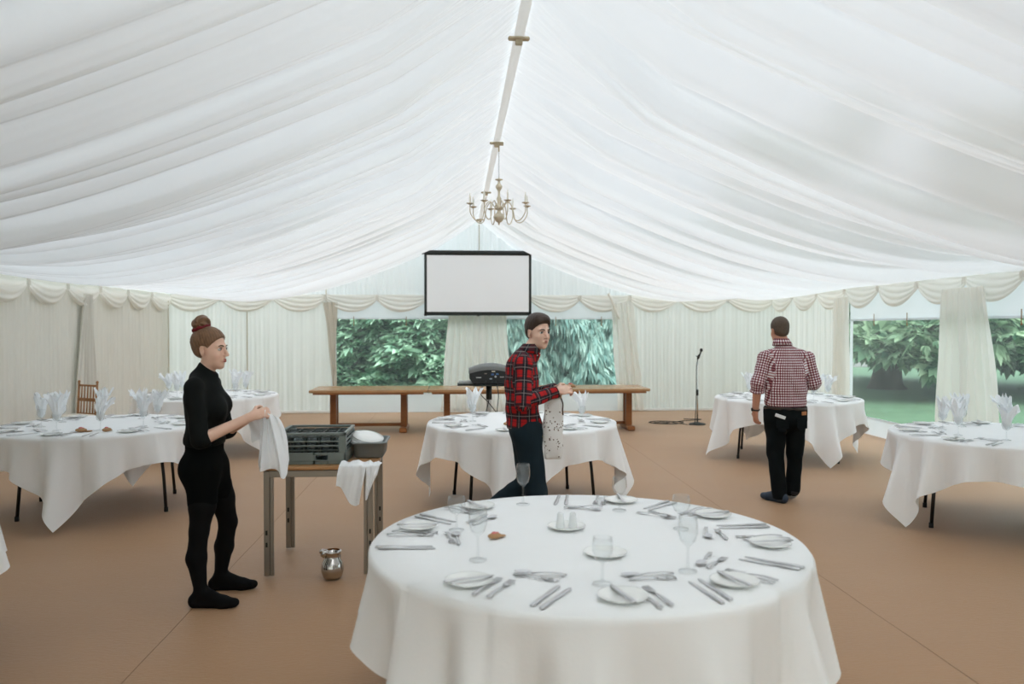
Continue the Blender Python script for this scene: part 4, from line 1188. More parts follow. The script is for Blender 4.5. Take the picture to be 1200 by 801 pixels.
def hand_prims(w, a, n, side, curl=.6, s=1.0, spread=.15, thumb=.7):
    """w wrist, a finger direction, n palm normal, side +1 when the thumb lies on the n x a side"""
    a = np.asarray(a, float); a /= np.linalg.norm(a); n = np.asarray(n, float); n -= a * (n @ a); n /= np.linalg.norm(n); b = np.cross(n, a) * side
    w = np.asarray(w, float); Rm = np.stack([a, b, n], 1)
    P = [ell(w + a * .048 * s, np.array((.050, .039, .0145)) * s, Rm, .012), cap(w - a * .02 * s, w + a * .03 * s, .024 * s, .024 * s, .015)]
    for k, (off, L) in enumerate(((.029, .070), (.010, .078), (-.010, .073), (-.028, .057))):
        base = w + (a * .084 + b * off) * s; d = a + b * off / .03 * spread
        d /= np.linalg.norm(d); c1 = curl * (1 + .08 * k)
        d1 = d * math.cos(c1 * .6) + n * math.sin(c1 * .6); d2 = d * math.cos(c1 * 1.5) + n * math.sin(c1 * 1.5); d3 = d * math.cos(c1 * 2.2) + n * math.sin(c1 * 2.2)
        p1 = base + d1 * L * .45 * s; p2 = p1 + d2 * L * .32 * s; p3 = p2 + d3 * L * .26 * s
        P += [cap(base - d * .012 * s, p1, .0098 * s, .0088 * s, .004), cap(p1, p2, .0086 * s, .0080 * s, .003), cap(p2, p3, .0078 * s, .0066 * s, .003)]
    tb = w + (a * .026 + b * .030) * s; td = a * .55 + b * .65 + n * .35 * thumb; td /= np.linalg.norm(td); t1 = tb + td * .040 * s
    td2 = a * .85 + b * .15 + n * .5 * thumb; td2 /= np.linalg.norm(td2); t2 = t1 + td2 * .032 * s
    P += [cap(tb - td * .01, t1, .0135 * s, .0105 * s, .006), cap(t1, t2, .0102 * s, .008 * s, .004)]
    return P
def foot_prims(ank, toe, r, k=.02, h=.035):
    ank = np.asarray(ank, float); toe = np.asarray(toe, float); d = toe - ank; d[2] = 0; L = np.linalg.norm(d); d /= L
    heel = ank - d * .035; heel = np.array([heel[0], heel[1], toe[2] + .004 + (ank[2] - .085) * .9 if ank[2] > .1 else toe[2] + .004])
    side = np.array([-d[1], d[0], 0])
    ball = toe - d * .07
    return [cap(ank, heel + (0, 0, .012), r, .031, k), cap(heel, ball, .031, .032, k), cap(ank + d * .02, ball + (0, 0, .008), r * .9, .026, k), cap(ball + side * .012, toe + side * .004, .027, .020, k), cap(ball - side * .014, toe - side * .018 - d * .015, .025, .018, k)]
def wrinkle(amp, fx, fz, seed):
    def post(F, P):
        return F + (amp * np.sin(P[..., 2] * fz + 2.0 * np.sin(P[..., 0] * fx + seed) + 1.5 * np.sin(P[..., 1] * fx * .8)) * np.sin(P[..., 0] * fx * .9 + P[..., 2] * fz * .25 + seed)).astype(np.float32)
    return post
def posts(*fs):
    def post(F, P):
        for f in fs: F = f(F, P)
        return F
    return post
def cut(fn):
    """keep where fn(P) < 0"""
    return lambda F, P: np.maximum(F, fn(P).astype(np.float32))
def patmap(torso_c, psi, bones):
    """cloth coordinates: round and up the torso, round and along each sleeve"""
    def fn(V):
        c = np.asarray(torso_c); q = (V - c) @ rotz(psi)
        out = np.zeros((len(V), 3)); out[:, 0] = np.arctan2(q[:, 1], q[:, 0]) * .165; out[:, 1] = V[:, 2]
        best = np.sqrt((q[:, 0] / .75) ** 2 + (q[:, 1] * .95) ** 2) - .13
        for a, b, r in bones:
            a = np.asarray(a, float); b = np.asarray(b, float); ba = b - a; L = np.linalg.norm(ba); ba /= L
            t = np.clip((V - a) @ ba, 0, L); w = (V - a) - ((V - a) @ ba)[:, None] * ba; d = np.linalg.norm(w, axis=1) - r
            d = d + np.where(((V - a) @ ba < -.02) | ((V - a) @ ba > L + .03), .08, 0)
            u = np.cross(ba, (0, 1, 0.2)); u /= np.linalg.norm(u); v = np.cross(ba, u)
            m = d < best
            out[m, 0] = (np.arctan2(w @ v, w @ u) * .058)[m]; out[m, 1] = ((V - a) @ ba)[m]; best = np.minimum(best, d)
        return out
    return fn
def checks(name, build, rough=.85):
    if name in MATS: return MATS[name]
    m, nt, out = base_nodes(name)
    at = nt.nodes.new('ShaderNodeAttribute'); at.attribute_name = 'pat'
    sx = nt.nodes.new('ShaderNodeSeparateXYZ'); nt.links.new(at.outputs['Vector'], sx.inputs[0])
    def band(axis, pitch, off, width):
        a = nt.nodes.new('ShaderNodeMath'); a.operation = 'MULTIPLY_ADD'; a.inputs[1].default_value = 1 / pitch; a.inputs[2].default_value = off; nt.links.new(sx.outputs[axis], a.inputs[0])
        b = nt.nodes.new('ShaderNodeMath'); b.operation = 'FRACT'; nt.links.new(a.outputs[0], b.inputs[0])
        c = nt.nodes.new('ShaderNodeMath'); c.operation = 'LESS_THAN'; c.inputs[1].default_value = width; nt.links.new(b.outputs[0], c.inputs[0])
        return c.outputs[0]
    def mixc(fac, c1, c2, amt=None):
        n = nt.nodes.new('ShaderNodeMix'); n.data_type = 'RGBA'
        if amt is not None:
            q = nt.nodes.new('ShaderNodeMath'); q.operation = 'MULTIPLY'; q.inputs[1].default_value = amt; nt.links.new(fac, q.inputs[0]); fac = q.outputs[0]
        nt.links.new(fac, n.inputs[0])
        for i, c in ((6, c1), (7, c2)):
            if isinstance(c, tuple): n.inputs[i].default_value = c + (1,)
            else: nt.links.new(c, n.inputs[i])
        return n.outputs[2]
    col = build(band, mixc)
    p = nt.nodes.new('ShaderNodeBsdfPrincipled'); p.inputs['Roughness'].default_value = rough; p.inputs['Specular IOR Level'].default_value = .15
    nt.links.new(col, p.inputs['Base Color']); nt.links.new(p.outputs[0], out.inputs[0])
    MATS[name] = m
    return m

def skin(name, col, amt=.06):
    if name in MATS: return MATS[name]
    m = mat(name, col, .5, 0, amt, 18, spec=.35)
    p = [n for n in m.node_tree.nodes if n.type == 'BSDF_PRINCIPLED'][0]
    p.inputs['Subsurface Weight'].default_value = .12; p.inputs['Subsurface Radius'].default_value = (.02, .008, .005); p.inputs['Subsurface Scale'].default_value = .5
    return m

def collar(parent, ct, cb, rt, rb, mat_, front, drop=.02, gap=.35, n=40, name='collar'):
    """folded shirt collar: a thin flared band, open towards the front direction"""
    ct = np.asarray(ct, float); cb = np.asarray(cb, float); V = []; pat = []
    a0 = math.atan2(front[1], front[0])
    prof = [(0.0, 0.0, -.004), (0.0, 0.0, .003), (.5, .0, .006), (1.0, drop, .008), (1.0, drop, .001), (.4, 0, -.004)]
    for i in range(n):
        a = a0 + gap / 2 + (2 * PI - gap) * i / (n - 1); q = abs(i / (n - 1) - .5) * 2
        for v, dr, off in prof:
            c = ct + (cb - ct) * v; r = rt + (rb - rt) * v + off
            V.append(c + np.array((r * math.cos(a), r * math.sin(a), -dr * q ** 3)))
            pat.append((a * .075, v * .045, 0))
    m = len(prof); F = []
    for i in range(n - 1):
        for j in range(m): F.append((i * m + j, (i + 1) * m + j, (i + 1) * m + (j + 1) % m, i * m + (j + 1) % m))
    F += [tuple(range(m)), tuple((n - 1) * m + j for j in range(m))[::-1]]
    o = mk(name, (np.array(V), F), mat_, parent)
    at = o.data.attributes.new('pat', 'FLOAT_VECTOR', 'POINT'); at.data.foreach_set('vector', np.array(pat, np.float32).ravel())
    return o

# ---- the woman in black
M_SKW = skin('fair_skin', (.80, .52, .40)); M_SKM = skin('pale_skin', (.78, .52, .41)); M_SKC = skin('tanned_skin', (.58, .30, .21))
M_BLOUSE = mat('black_blouse', (.0065, .0078, .0075), .8, 0, .2, 14, spec=.12); M_SKIRT = mat('black_skirt', (.003, .0035, .0036), .95, spec=.08); M_TIGHT = mat('black_tights', (.0045, .0045, .005), .85, 0, .1, 30, spec=.12)
person = thing('person', 'woman in black blouse, skirt and tights holding a white cloth', 'person', (-1.43, 4.95, 0))
ho = np.array((-.068, 0, 1.535)); hR = rotz(-.22) @ roty(.03); hs = 1.03
HP, HS = head_prims(ho, hR, hs, True)
shR, elR, wrR = (-.120, -.160, 1.300), (-.068, -.200, 1.005), (.195, -.085, 1.128)
shL, elL, wrL = (-.11, .160, 1.300), (-.03, .195, 1.01), (.195, .035, 1.132)
arms = [cap(shR, elR, .040, .036, .02), cap(elR, wrR, .039, .026, .02), cap(shL, elL, .040, .036, .02), cap(elL, wrL, .039, .026, .02)]
hands = hand_prims(wrR, (.9, .35, .30), (-.1, .8, -.5), -1, .95, .92) + hand_prims(wrL, (.95, -.30, .15), (-.05, -.85, -.45), 1, .95, .92)
neck = [cap((-.075, 0, 1.46), (-.108, 0, 1.33), .046, .052, .03)]
legR = [((-.10, -.085, .84), (-.090, -.10, .60), .080, .070), ((-.090, -.10, .60), (-.106, -.112, .45), .070, .049), ((-.106, -.112, .45), (-.122, -.116, .29), .047, .051), ((-.122, -.116, .29), (-.096, -.12, .09), .051, .030)]
legL = [((-.08, .085, .84), (-.04, .12, .60), .080, .069), ((-.04, .12, .60), (-.012, .155, .44), .069, .049), ((-.012, .155, .44), (-.045, .18, .28), .047, .050), ((-.045, .18, .28), (-.075, .2, .09), .050, .030)]
legs = [cap(a, b, ra, rb, .025) for a, b, ra, rb in legR + legL]
feet = foot_prims((-.096, -.12, .085), (.105, -.135, .026), .033) + foot_prims((-.075, .2, .085), (.130, .205, .026), .033)
torso = [ell((-.105, 0, 1.22), (.092, .138, .14), None, .05), ell((-.10, 0, 1.05), (.092, .128, .15), None, .05), ell((-.105, 0, .86), (.098, .145, .14), None, .05), ell((-.135, .07, .815), (.085, .078, .09), None, .04), ell((-.135, -.07, .815), (.085, .078, .09), None, .04),
         ell((-.03, .062, 1.18), (.052, .06, .06), None, .03), ell((-.03, -.062, 1.18), (.052, .06, .06), None, .03), cap((-.115, -.13, 1.31), (-.105, .13, 1.31), .036, .036, .03)]
flesh('body', torso + neck + arms + legs + feet + HP + hands, M_SKW, person, .005, HS, it=1)
blouse = [ell((-.108, 0, 1.23), (.112, .155, .165), None, .05), ell((-.103, 0, 1.06), (.106, .142, .17), None, .05), ell((-.105, 0, .98), (.112, .150, .10), None, .05), ell((-.024, .062, 1.18), (.068, .076, .075), None, .05), ell((-.024, -.062, 1.18), (.068, .076, .075), None, .05),
          cap((-.112, 0, 1.355), (-.118, -.135, 1.315), .055, .054, .04), cap((-.112, 0, 1.355), (-.108, .135, 1.315), .055, .054, .04), cap((-.075, 0, 1.40), (-.110, 0, 1.34), .060, .075, .03, clip=[((-.02, 0, 1.375), (.45, 0, .9))]),
          cap((-.082, 0, 1.42), (-.108, 0, 1.36), .060, .062, .01, clip=[((-.1, 0, 1.435), (.62, 0, .8))])]
elR_, elL_ = np.array(elR), np.array(elL)
def sleeve(sh, el, wr, r0, r1, ext, k=.03):
    el = np.asarray(el); d = np.asarray(wr) - el; d = d / np.linalg.norm(d)
    return [cap(sh, el, r0, r1, k), cap(el, el + d * (ext + .05), r1, r1 * .92, .02, clip=[(el + d * ext, d)])]
blouse += sleeve(shR, elR, wrR, .056, .052, .045) + sleeve(shL, elL, wrL, .056, .052, .045)
flesh('blouse', blouse, M_BLOUSE, person, .006, post=posts(wrinkle(.0045, 26, 34, 1), cut(lambda P: .955 - P[..., 2] + .012 * np.sin(P[..., 0] * 18))), it=2)
flesh('skirt', [ell((-.105, 0, .98), (.108, .142, .10), None, .05), ell((-.105, 0, .84), (.112, .160, .16), None, .05), ell((-.140, .07, .815), (.098, .088, .10), None, .04), ell((-.140, -.07, .815), (.098, .088, .10), None, .04),
      cap((-.10, -.08, .80), (-.088, -.098, .56), .094, .083, .06), cap((-.08, .08, .80), (-.048, .118, .56), .094, .083, .06)], M_SKIRT, person, .006, post=cut(lambda P: .608 - P[..., 2] + .05 * P[..., 0]), it=2)
flesh('tights', legs + feet, M_TIGHT, person, .006, grow=.006, it=2, post=cut(lambda P: P[..., 2] - .72))
M_HW = mat('light_brown_hair', (.19, .098, .048), .5, 0, .6, 55, (1, 1, .5), sheen=.1)
hf = lambda *p: ho + hR @ (np.array(p) * hs)
flesh('hair', [ell(hf(-.016, 0, .040), np.array((.103, .083, .091)) * hs, hR, .02), ell(hf(-.042, 0, -.010), np.array((.058, .060, .05)) * hs, hR, .02)], M_HW, person, .005, post=posts(strands(hf(-.01, 0, .02), hf(-.062, 0, .146)), hair_post(ho, hR, hs, .068, -.062, .004, .001, 1.15, .076)), it=1)
bun_c = hf(-.062, 0, .146)
def bun_post(F, P):
    q = P - bun_c; a = np.arctan2(q[..., 2], q[..., 0])
    return F + (.0045 * np.sin(a * 5 + q[..., 1] * 90 + 60 * np.sqrt((q ** 2).sum(-1)))).astype(np.float32)
flesh('hair_bun', [ell(bun_c, (.050, .048, .044), None, .02), ell(bun_c + (.018, 0, .016), (.030, .034, .030), None, .02), ell(bun_c + (-.015, 0, -.022), (.036, .036, .03), None, .02)], M_HW, person, .005, post=bun_post, it=1)
rg = [(.046 * math.cos(a) * (1 + .08 * math.sin(9 * a)), .046 * math.sin(a), .004 * math.sin(7 * a)) for a in np.linspace(0, 2 * PI, 40)[:-1]]
mk('scrunchie', xf(tube(rg, .0105, 8, closed=True), bun_c + (.002, 0, -.030), roty(-.35)), mat('dark_red_velvet', (.16, .006, .012), .7), person)
face_bits(person, ho, hR, hs, ('grey_iris', (.06, .07, .08)), ('brown_brow', (.10, .055, .03)), ('red_lips', (.40, .06, .06)))

# ---- white cloth in her hands
def held_cloth():
    r = np.random.default_rng(2); nu, nv = 46, 46; V = []
    for i in range(nu):
        u = i / (nu - 1)
        bot = np.interp(u, [0, .25, .5, .75, 1], [.84, .80, .80, .745, .87])
        topx = np.interp(u, [0, .3, .7, 1], [.235, .262, .285, .33]); topz = np.interp(u, [0, .3, .6, 1], [1.135, 1.165, 1.165, 1.115])
        botx = np.interp(u, [0, .4, .8, 1], [.215, .29, .385, .400]);
        for j in range(nv):
            v = j / (nv - 1)
            e_ = v ** .7
            x = topx + (botx - topx) * e_ + .012 * math.sin(7 * u + 3 * v)
            z = topz + (bot - topz) * v
            y = -.045 + .035 * math.sin(2 * PI * 2.2 * u + 1.2 * v) * (.3 + v) + .014 * math.sin(2 * PI * 5 * u + 2 * v) + .05 * (u - .5)
            V.append((x, y, z))
    b = len(V); F = grid_faces(nu, nv)
    # tail behind the left hand
    for i in range(16):
        u = i / 15
        for j in range(14):
            v = j / 13
            V.append((.235 - .10 * u + .03 * v, .045 + .02 * math.sin(6 * u + 4 * v), 1.13 - (.13 + .03 * u) * v - .02 * u))
    F += grid_faces(16, 14, False, b)
    return np.array(V), F
setp(mk('held_cloth', held_cloth(), M_NAPK, None, True, (-1.43, 4.95, 0)), 'white cloth hanging from the woman\'s hands', 'cloth')

# ---- the man in the plaid shirt
person = thing('person', 'man in red plaid shirt and dark jeans turning towards the camera', 'person', (.45, 5.8, 0))
ho = np.array((.138, -.005, 1.632)); hR = rotz(-.98) @ roty(.06); hs = 1.02
HP, HS = head_prims(ho, hR, hs)
shR, elR, wrR = (.02, -.185, 1.39), (.005, -.245, 1.135), (.262, -.135, 1.205)
shL, elL, wrL = (.045, .18, 1.39), (.06, .22, 1.13), (.275, .02, 1.21)
arms = [cap(shR, elR, .05, .042, .03), cap(elR, wrR, .043, .028, .02), cap(shL, elL, .05, .042, .03), cap(elL, wrL, .043, .028, .02)]
hands = hand_prims(wrR, (.95, .22, .18), (-.05, .75, -.6), -1, .75) + hand_prims(wrL, (.9, -.35, .12), (-.1, -.7, -.6), 1, .75)
neck = [cap((.115, 0, 1.55), (.045, 0, 1.43), .054, .062, .03)]
legR = [((.05, -.09, .88), (.115, -.10, .48), .092, .062), ((.115, -.10, .48), (.10, -.10, .09), .058, .042)]
legL = [((.05, .09, .88), (.075, .10, .52), .092, .062), ((.075, .10, .52), (-.26, .12, .26), .058, .042)]
legs = [cap(a, b, ra, rb, .03) for a, b, ra, rb in legR + legL]
feet = foot_prims((.10, -.10, .085), (.285, -.115, .03), .04) + [cap((-.26, .12, .26), (-.30, .12, .20), .042, .036, .02), cap((-.30, .12, .20), (-.20, .13, .05), .036, .03, .02), cap((-.20, .13, .05), (-.15, .13, .03), .03, .024, .02)]
torso = [ell((.025, 0, 1.29), (.105, .165, .18), None, .05), ell((.03, 0, 1.08), (.095, .145, .18), None, .05), ell((.04, 0, .92), (.105, .15, .12), None, .05), cap((.02, -.14, 1.385), (.045, .14, 1.385), .050, .050, .05)]
flesh('body', torso + neck + arms + legs + feet + HP + hands, M_SKM, person, .005, HS, it=1)
def plaid(band, mixc):
    red, dark, grey = (.44, .018, .020), (.016, .020, .026), (.33, .30, .30)
    v1 = band(0, .078, .1, .46); h1 = band(1, .092, .05, .45)
    c = mixc(v1, red, dark, .93)
    c = mixc(h1, c, dark, .88)
    c = mixc(band(0, .078, -.12, .08), c, grey, .38); c = mixc(band(1, .092, -.16, .08), c, grey, .38)
    return mixc(band(1, .092, .27, .05), c, dark, .6)
M_PLAID = checks('red_plaid_flannel', plaid)
shirt = [ell((.020, 0, 1.27), (.122, .178, .19), None, .05), ell((.022, 0, 1.10), (.124, .168, .20), None, .05), ell((.040, 0, .93), (.130, .172, .14), None, .05), ell((.005, 0, 1.385), (.095, .14, .095), None, .05), cap((.035, 0, 1.435), (.02, -.165, 1.405), .066, .062, .04), cap((.035, 0, 1.435), (.045, .165, 1.405), .066, .062, .04),
         cap((.075, 0, 1.47), (.045, 0, 1.40), .078, .088, .03), cap((.088, 0, 1.50), (.05, 0, 1.43), .066, .074, .012, clip=[((.070, 0, 1.51), (.58, 0, .81))])]
shirt += [cap(shR, elR, .062, .058, .03), cap(elR, wrR, .057, .044, .02, clip=[(np.array(wrR) + (-.0, 0, 0), np.array(wrR) - elR)]), cap(shL, elL, .062, .058, .03), cap(elL, wrL, .057, .044, .02, clip=[(np.array(wrL), np.array(wrL) - elL)])]
flesh('plaid_shirt', shirt, M_PLAID, person, .006, post=posts(wrinkle(.005, 20, 30, 4), cut(lambda P: .905 - P[..., 2] - .035 * np.cos(9 * (P[..., 0] - .17)))), it=2,
      pat=patmap((.025, 0, 0), 0, [(shR, elR, .066), (elR, wrR, .055), (shL, elL, .066), (elL, wrL, .055)]))
for k, (x, y, z) in enumerate(((.150, -.035, 1.475), (.128, -.050, 1.462))):
    mk('button', ellipsoid((x, y, z), (.006, .006, .006), 10, 6), mat('pearl_button', (.8, .8, .78), .3), person)
collar(person, (.092, 0, 1.545), (.066, 0, 1.488), .062, .082, M_PLAID, (1, -.25), .03)
M_JEAN = mat('dark_blue_jeans', (.011, .022, .030), .85, 0, .4, 9, (1, 1, .5), spec=.15); M_JEANB = mat('black_jeans', (.0055, .0075, .0085), .9, 0, .35, 9, spec=.1)
flesh('jeans', [ell((.045, 0, .93), (.122, .165, .12), None, .05), cap((.05, -.085, .90), (.115, -.10, .48), .108, .078, .05), cap((.115, -.10, .48), (.105, -.10, .06), .076, .064, .03), cap((.05, .085, .90), (.075, .10, .52), .108, .078, .05), cap((.075, .10, .52), (-.255, .12, .265), .076, .062, .03)],
      M_JEAN, person, .006, post=posts(wrinkle(.005, 22, 26, 2), cut(lambda P: P[..., 2] - 1.0), cut(lambda P: .05 - P[..., 2])), it=2)
mk('pocket_trim', tube([(.105, -.170, .895), (.135, -.155, .885), (.160, -.125, .882)], .003, 6), mat('brass_stitch', (.35, .26, .12), .5), person)
M_SHOE = mat('dark_shoe_leather', (.012, .014, .02), .5)
flesh('shoe', foot_prims((.10, -.10, .085), (.285, -.115, .03), .04), M_SHOE, person, .006, grow=.010, it=1, post=cut(lambda P: P[..., 2] - .10))
flesh('shoe', feet[5:], M_SHOE, person, .006, grow=.010, it=1)
M_HM = mat('dark_brown_hair', (.040, .022, .014), .5, 0, .4, 40, sheen=.08)
hf = lambda *p: ho + hR @ (np.array(p) * hs)
flesh('hair', [ell(hf(-.014, 0, .044), np.array((.104, .082, .094)) * hs, hR, .02), ell(hf(.035, 0, .088), np.array((.056, .062, .040)) * hs, hR, .03), ell(hf(-.045, 0, -.01), np.array((.060, .064, .055)) * hs, hR, .02)], M_HM, person, .005, post=hair_post(ho, hR, hs, .074, -.045, .012, .003, .95, .085), it=1)
face_bits(person, ho, hR, hs, ('dark_iris', (.02, .015, .012)), ('dark_brow', (.028, .016, .012)), ('pale_lips', (.42, .17, .14)), -.003)
# favour in his hands and the printed bag hanging from his wrist
favour(.45 + .372, 5.8 - .055, 1.225, .4, 'small brown favour held between the plaid man\'s fingers', 1.2)
def bag_vf():
    V = []; n, m = 40, 26
    for i in range(n):
        a = 2 * PI * i / n
        for j in range(m):
            v = j / (m - 1)
            w = np.interp(v, [0, .06, .5, .92, 1], [.058, .068, .076, .062, .056]); d = np.interp(v, [0, .06, .5, .92, 1], [.020, .030, .036, .030, .014])
            q = abs(math.cos(a)) ** .6 * (1 if math.cos(a) >= 0 else -1); qq = abs(math.sin(a)) ** .8 * (1 if math.sin(a) >= 0 else -1)
            V.append((w * q + .005 * math.sin(11 * v + 2 * a), d * qq + .006 * math.sin(9 * v + 3 * a), .02 + .45 * v))
    b = len(V); V.append((0, 0, .018)); F = grid_faces(n, m, True)
    F += [(i * m, b, ((i + 1) % n) * m) for i in range(n)]
    return np.array(V), F
def bag_mat():
    m, nt, out = base_nodes('speckled_paper')
    tc = nt.nodes.new('ShaderNodeTexCoord'); vo = nt.nodes.new('ShaderNodeTexVoronoi'); vo.inputs['Scale'].default_value = 55; vo.inputs['Randomness'].default_value = 1
    nz = nt.nodes.new('ShaderNodeTexNoise'); nz.inputs['Scale'].default_value = 22
    nt.links.new(tc.outputs['Object'], vo.inputs['Vector']); nt.links.new(tc.outputs['Object'], nz.inputs['Vector'])
    a = nt.nodes.new('ShaderNodeMath'); a.operation = 'LESS_THAN'; a.inputs[1].default_value = .34; nt.links.new(vo.outputs['Distance'], a.inputs[0])
    g = nt.nodes.new('ShaderNodeMath'); g.operation = 'GREATER_THAN'; g.inputs[1].default_value = .52; nt.links.new(nz.outputs['Fac'], g.inputs[0])
    ml = nt.nodes.new('ShaderNodeMath'); ml.operation = 'MULTIPLY'; nt.links.new(a.outputs[0], ml.inputs[0]); nt.links.new(g.outputs[0], ml.inputs[1])
    mx = nt.nodes.new('ShaderNodeMix'); mx.data_type = 'RGBA'; mx.inputs[6].default_value = (.92, .92, .91, 1); mx.inputs[7].default_value = (.22, .17, .15, 1); nt.links.new(ml.outputs[0], mx.inputs[0])
    d = nt.nodes.new('ShaderNodeBsdfDiffuse'); t = nt.nodes.new('ShaderNodeBsdfTranslucent'); ms = nt.nodes.new('ShaderNodeMixShader'); ms.inputs[0].default_value = .3
    nt.links.new(mx.outputs[2], d.inputs[0]); nt.links.new(mx.outputs[2], t.inputs[0]); nt.links.new(d.outputs[0], ms.inputs[1]); nt.links.new(t.outputs[0], ms.inputs[2]); nt.links.new(ms.outputs[0], out.inputs[0])
    return m
e = thing('paper_bag', 'white speckled bag hanging from the plaid man\'s hands', 'bag', (.45 + .238, 5.8 - .10, .695))
mk('bag_body', bag_vf(), bag_mat(), e)
M_RIB = mat('dark_brown_ribbon', (.06, .03, .02), .7)
mk('handle', tube(curve_pts([(.05, -.005, .46), (.062, .0, .49), (.055, .01, .52), (.02, .02, .50), (-.03, .02, .47)], 6), .0045, 6), M_RIB, e)
mk('ribbon_tail', tube(curve_pts([(.055, -.03, .46), (.066, -.04, .42), (.063, -.045, .38), (.067, -.042, .34)], 6), .005, 6), M_RIB, e)
for k in range(9):
    mk('dried_leaf', xf(ellipsoid((0, 0, 0), (.016, .007, .010), 8, 6), (-.055 + .0135 * k, -.012 + .012 * math.sin(k * 2.1), .462 + .012 * math.sin(k * 1.7)), rotz(k) @ roty(.6 * k)), M_KRAFT, e)

# ---- the man in the checked shirt, seen from behind
person = thing('person', 'man in checked shirt and black jeans walking away', 'person', (3.14, 7.4, 0))
ho = np.array((-.057, .045, 1.638)); hR = rotz(PI / 2 + .04) @ roty(.10); hs = 1.03
HP, HS = head_prims(ho, hR, hs)
shL, elL, wrL = (-.222, .0, 1.370), (-.292, -.02, 1.13), (-.290, .045, .875)
shR, elR, wrR = (.208, .0, 1.360), (.262, -.01, 1.135), (.165, .225, 1.10)
arms = [cap(shR, elR, .044, .042, .02), cap(elR, wrR, .045, .032, .02), cap(shL, elL, .044, .042, .02), cap(elL, wrL, .045, .031, .02)]
hands = hand_prims(wrL, (.06, .10, -1), (.9, .25, .0), 1, .45, 1.0) + hand_prims(wrR, (-.55, .8, .05), (-.3, -.2, -.9), 1, .6, 1.0)
neck = [cap((-.05, .03, 1.56), (-.02, .0, 1.42), .060, .068, .03)]
legs = [cap((-.108, .0, .84), (-.110, -.005, .46), .085, .055, .02), cap((-.110, -.005, .46), (-.072, -.03, .09), .055, .042, .02), cap((.080, .0, .84), (.088, .01, .46), .085, .055, .02), cap((.088, .01, .46), (.080, .05, .13), .055, .042, .02)]
ftL = foot_prims((-.070, -.03, .085), (-.165, .145, .030), .042)
ftR = [cap((.078, .05, .13), (.080, .03, .095), .042, .036, .02), cap((.080, .025, .095), (.085, .17, .036), .036, .032, .02), cap((.078, .07, .12), (.085, .15, .05), .036, .03, .02), cap((.085, .17, .036), (.088, .235, .030), .030, .022, .02)]
torso = [ell((-.008, 0, 1.24), (.17, .10, .17), None, .05), ell((-.008, 0, 1.06), (.165, .105, .20), None, .05), ell((-.018, .0, .88), (.17, .115, .14), None, .05), cap((-.16, 0, 1.365), (.15, 0, 1.36), .040, .040, .03)]
flesh('body', torso + neck + arms + legs + ftL + ftR + HP + hands, M_SKC, person, .005, HS, it=1)
def gingham(band, mixc):
    white, mar, dark = (.74, .73, .75), (.34, .13, .15), (.085, .020, .030)
    return mixc(band(1, .024, 0, .46), mixc(band(0, .023, 0, .48), white, mar), mixc(band(0, .023, 0, .48), mar, dark))
M_GING = checks('maroon_gingham', gingham)
gs = [ell((-.008, .0, 1.25), (.203, .130, .19), None, .05), ell((-.010, .0, 1.08), (.203, .138, .22), None, .05), ell((-.014, .0, .95), (.200, .140, .10), None, .04), cap((-.02, .005, 1.448), (-.198, 0, 1.392), .058, .055, .05), cap((-.01, .005, 1.448), (.185, 0, 1.382), .058, .055, .05),
      cap((-.035, .015, 1.455), (-.015, 0, 1.40), .074, .09, .03), cap((-.045, .02, 1.50), (-.03, .01, 1.45), .064, .074, .01, clip=[((-.045, .02, 1.515), (0, .35, .93))])]
for sh, el, wr, ext in ((shL, elL, wrL, .075), (shR, elR, wrR, .06)): gs += sleeve(sh, el, wr, .064, .062, ext)
flesh('checked_shirt', gs, M_GING, person, .006, post=posts(wrinkle(.006, 20, 27, 6), cut(lambda P: .893 - P[..., 2])), it=2,
      pat=patmap((-.01, 0, 0), PI / 2, [(shR, elR, .078), (elR, wrR, .065), (shL, elL, .078), (elL, wrL, .065)]))
collar(person, (-.046, .026, 1.560), (-.040, .016, 1.502), .064, .086, M_GING, (0, 1), .03)
for s, el, wr, ext in (('l', elL, wrL, .075), ('r', elR, wrR, .06)):
    el = np.array(el); d = np.array(wr) - el; d /= np.linalg.norm(d)
    u = np.cross(d, (0, 1, .3)); u /= np.linalg.norm(u); v = np.cross(d, u)
    c0 = el + d * ext
    rgp = [c0 + .058 * (math.cos(a) * u + math.sin(a) * v) for a in np.linspace(0, 2 * PI, 25)[:-1]]
    V, F = tube(rgp, .011, 8, closed=True)
    o = mk('rolled_cuff', (V, F), M_GING, person)
    at = o.data.attributes.new('pat', 'FLOAT_VECTOR', 'POINT')
    at.data.foreach_set('vector', np.c_[np.repeat(np.arange(24) * .0152, 8), np.tile(np.arange(8) * .009, 24), np.zeros(192)].astype(np.float32).ravel())
jp = [ell((-.016, .0, .90), (.200, .145, .10), None, .04), ell((-.016, -.01, .80), (.204, .150, .13), None, .05), cap((-.108, .0, .84), (-.110, -.005, .46), .112, .078, .03), cap((-.110, -.005, .46), (-.076, -.03, .05), .076, .068, .02), cap((.080, .0, .84), (.088, .01, .46), .110, .076, .03), cap((.088, .01, .46), (.082, .045, .10), .074, .066, .02)]
flesh('jeans', jp, M_JEANB, person, .006, post=posts(wrinkle(.005, 22, 24, 8), cut(lambda P: P[..., 2] - .915), cut(lambda P: .035 - P[..., 2])), it=2)
bt = [(-.015 + .192 * math.cos(a), .0 + .138 * math.sin(a), .897 + .004 * math.sin(2 * a)) for a in np.linspace(0, 2 * PI, 49)[:-1]]
V, F = tube(bt, .016, 8, closed=True); V[:, 2] = .897 + (V[:, 2] - .897) * 1.0
mk('belt', (V, F), mat('dark_brown_belt', (.030, .016, .010), .5), person)
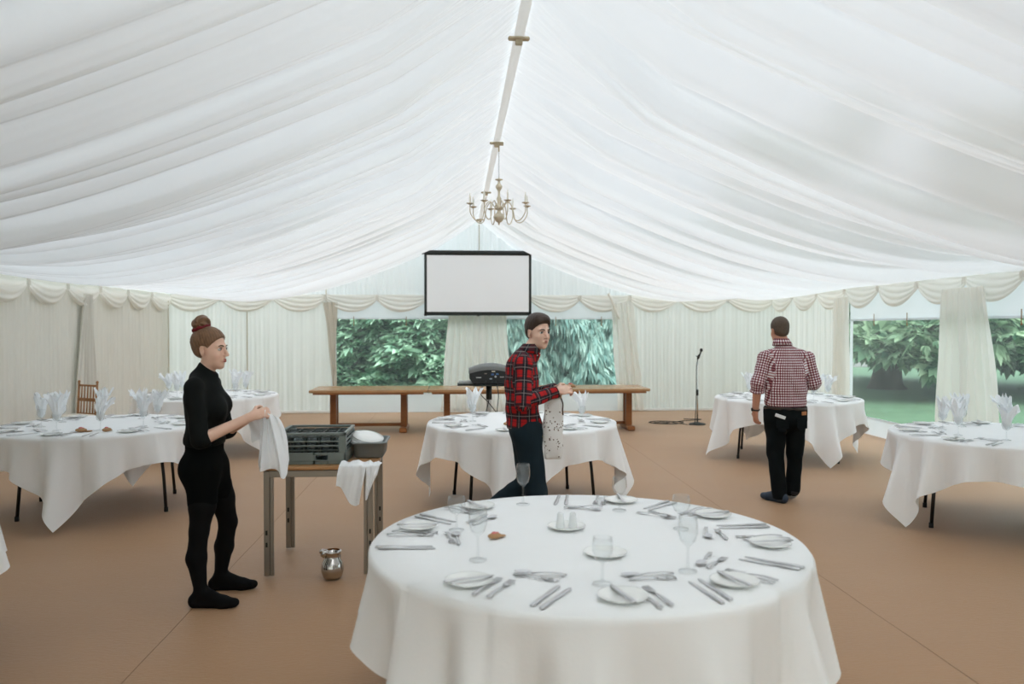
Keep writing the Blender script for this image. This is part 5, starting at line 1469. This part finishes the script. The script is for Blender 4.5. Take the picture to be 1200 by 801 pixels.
mk('leather_patch', xf(box((0, 0, 0), (.062, .008, .034), .003), (.108, -.142, .858), rotz(.42)), mat('tan_leather_patch', (.42, .17, .06), .6), person, False)
mk('pocket_paper', xf(box((0, 0, 0), (.095, .012, .030), .003), (-.125, -.150, .832), rotz(-.36) @ roty(.32)), mat('white_folded_paper', (.75, .77, .78), .6), person, False)
for s, x in ((-1, -.105), (1, .085)):
    mk('back_pocket', xf(merge(box((0, 0, -.01), (.115, .010, .10), .004), box((0, 0, -.075), (.07, .010, .03), .004)), (x, -.152, .775), rotz(s * .25)), M_JEANB, person, False)
w_ = np.array(wrL); d = w_ - np.array(elL); d /= np.linalg.norm(d)
u = np.cross(d, (0, 1, 0)); u /= np.linalg.norm(u); v = np.cross(d, u)
mk('wristwatch', merge(tube([w_ - d * .005 + .036 * (math.cos(a) * u + math.sin(a) * v) for a in np.linspace(0, 2 * PI, 25)[:-1]], .007, 8, closed=True), ellipsoid(w_ - d * .005 + np.array((-.038, -.012, 0)), (.008, .018, .018))), mat('dark_watch', (.03, .025, .022), .35), person)
M_NAVY = mat('navy_shoe', (.020, .035, .060), .6)
flesh('shoe', ftL, M_NAVY, person, .006, grow=.010, it=1, post=cut(lambda P: P[..., 2] - .105))
flesh('shoe', ftR, M_SHOE, person, .006, grow=.010, it=1, post=cut(lambda P: P[..., 2] - .16))
mk('shoe_sole', tube([(.080, .01, .060), (.085, .10, .033), (.086, .17, .008), (.088, .225, .007)], [.030, .032, .006, .005], 10), mat('pale_sole', (.35, .34, .33), .7), person)
hf = lambda *p: ho + hR @ (np.array(p) * hs)
flesh('hair', [ell(hf(-.014, 0, .040), np.array((.101, .080, .089)) * hs, hR, .02), ell(hf(-.045, 0, -.012), np.array((.064, .066, .056)) * hs, hR, .02)], mat('greying_brown_hair', (.085, .060, .042), .65, 0, .35, 60), person, .005, post=hair_post(ho, hR, hs, .068, -.052, .010, .002, 1.0, .080), it=1)
face_bits(person, ho, hR, hs, ('brown_iris', (.03, .02, .015)), ('grey_brow', (.06, .045, .035)), ('plain_lips', (.40, .18, .15)))
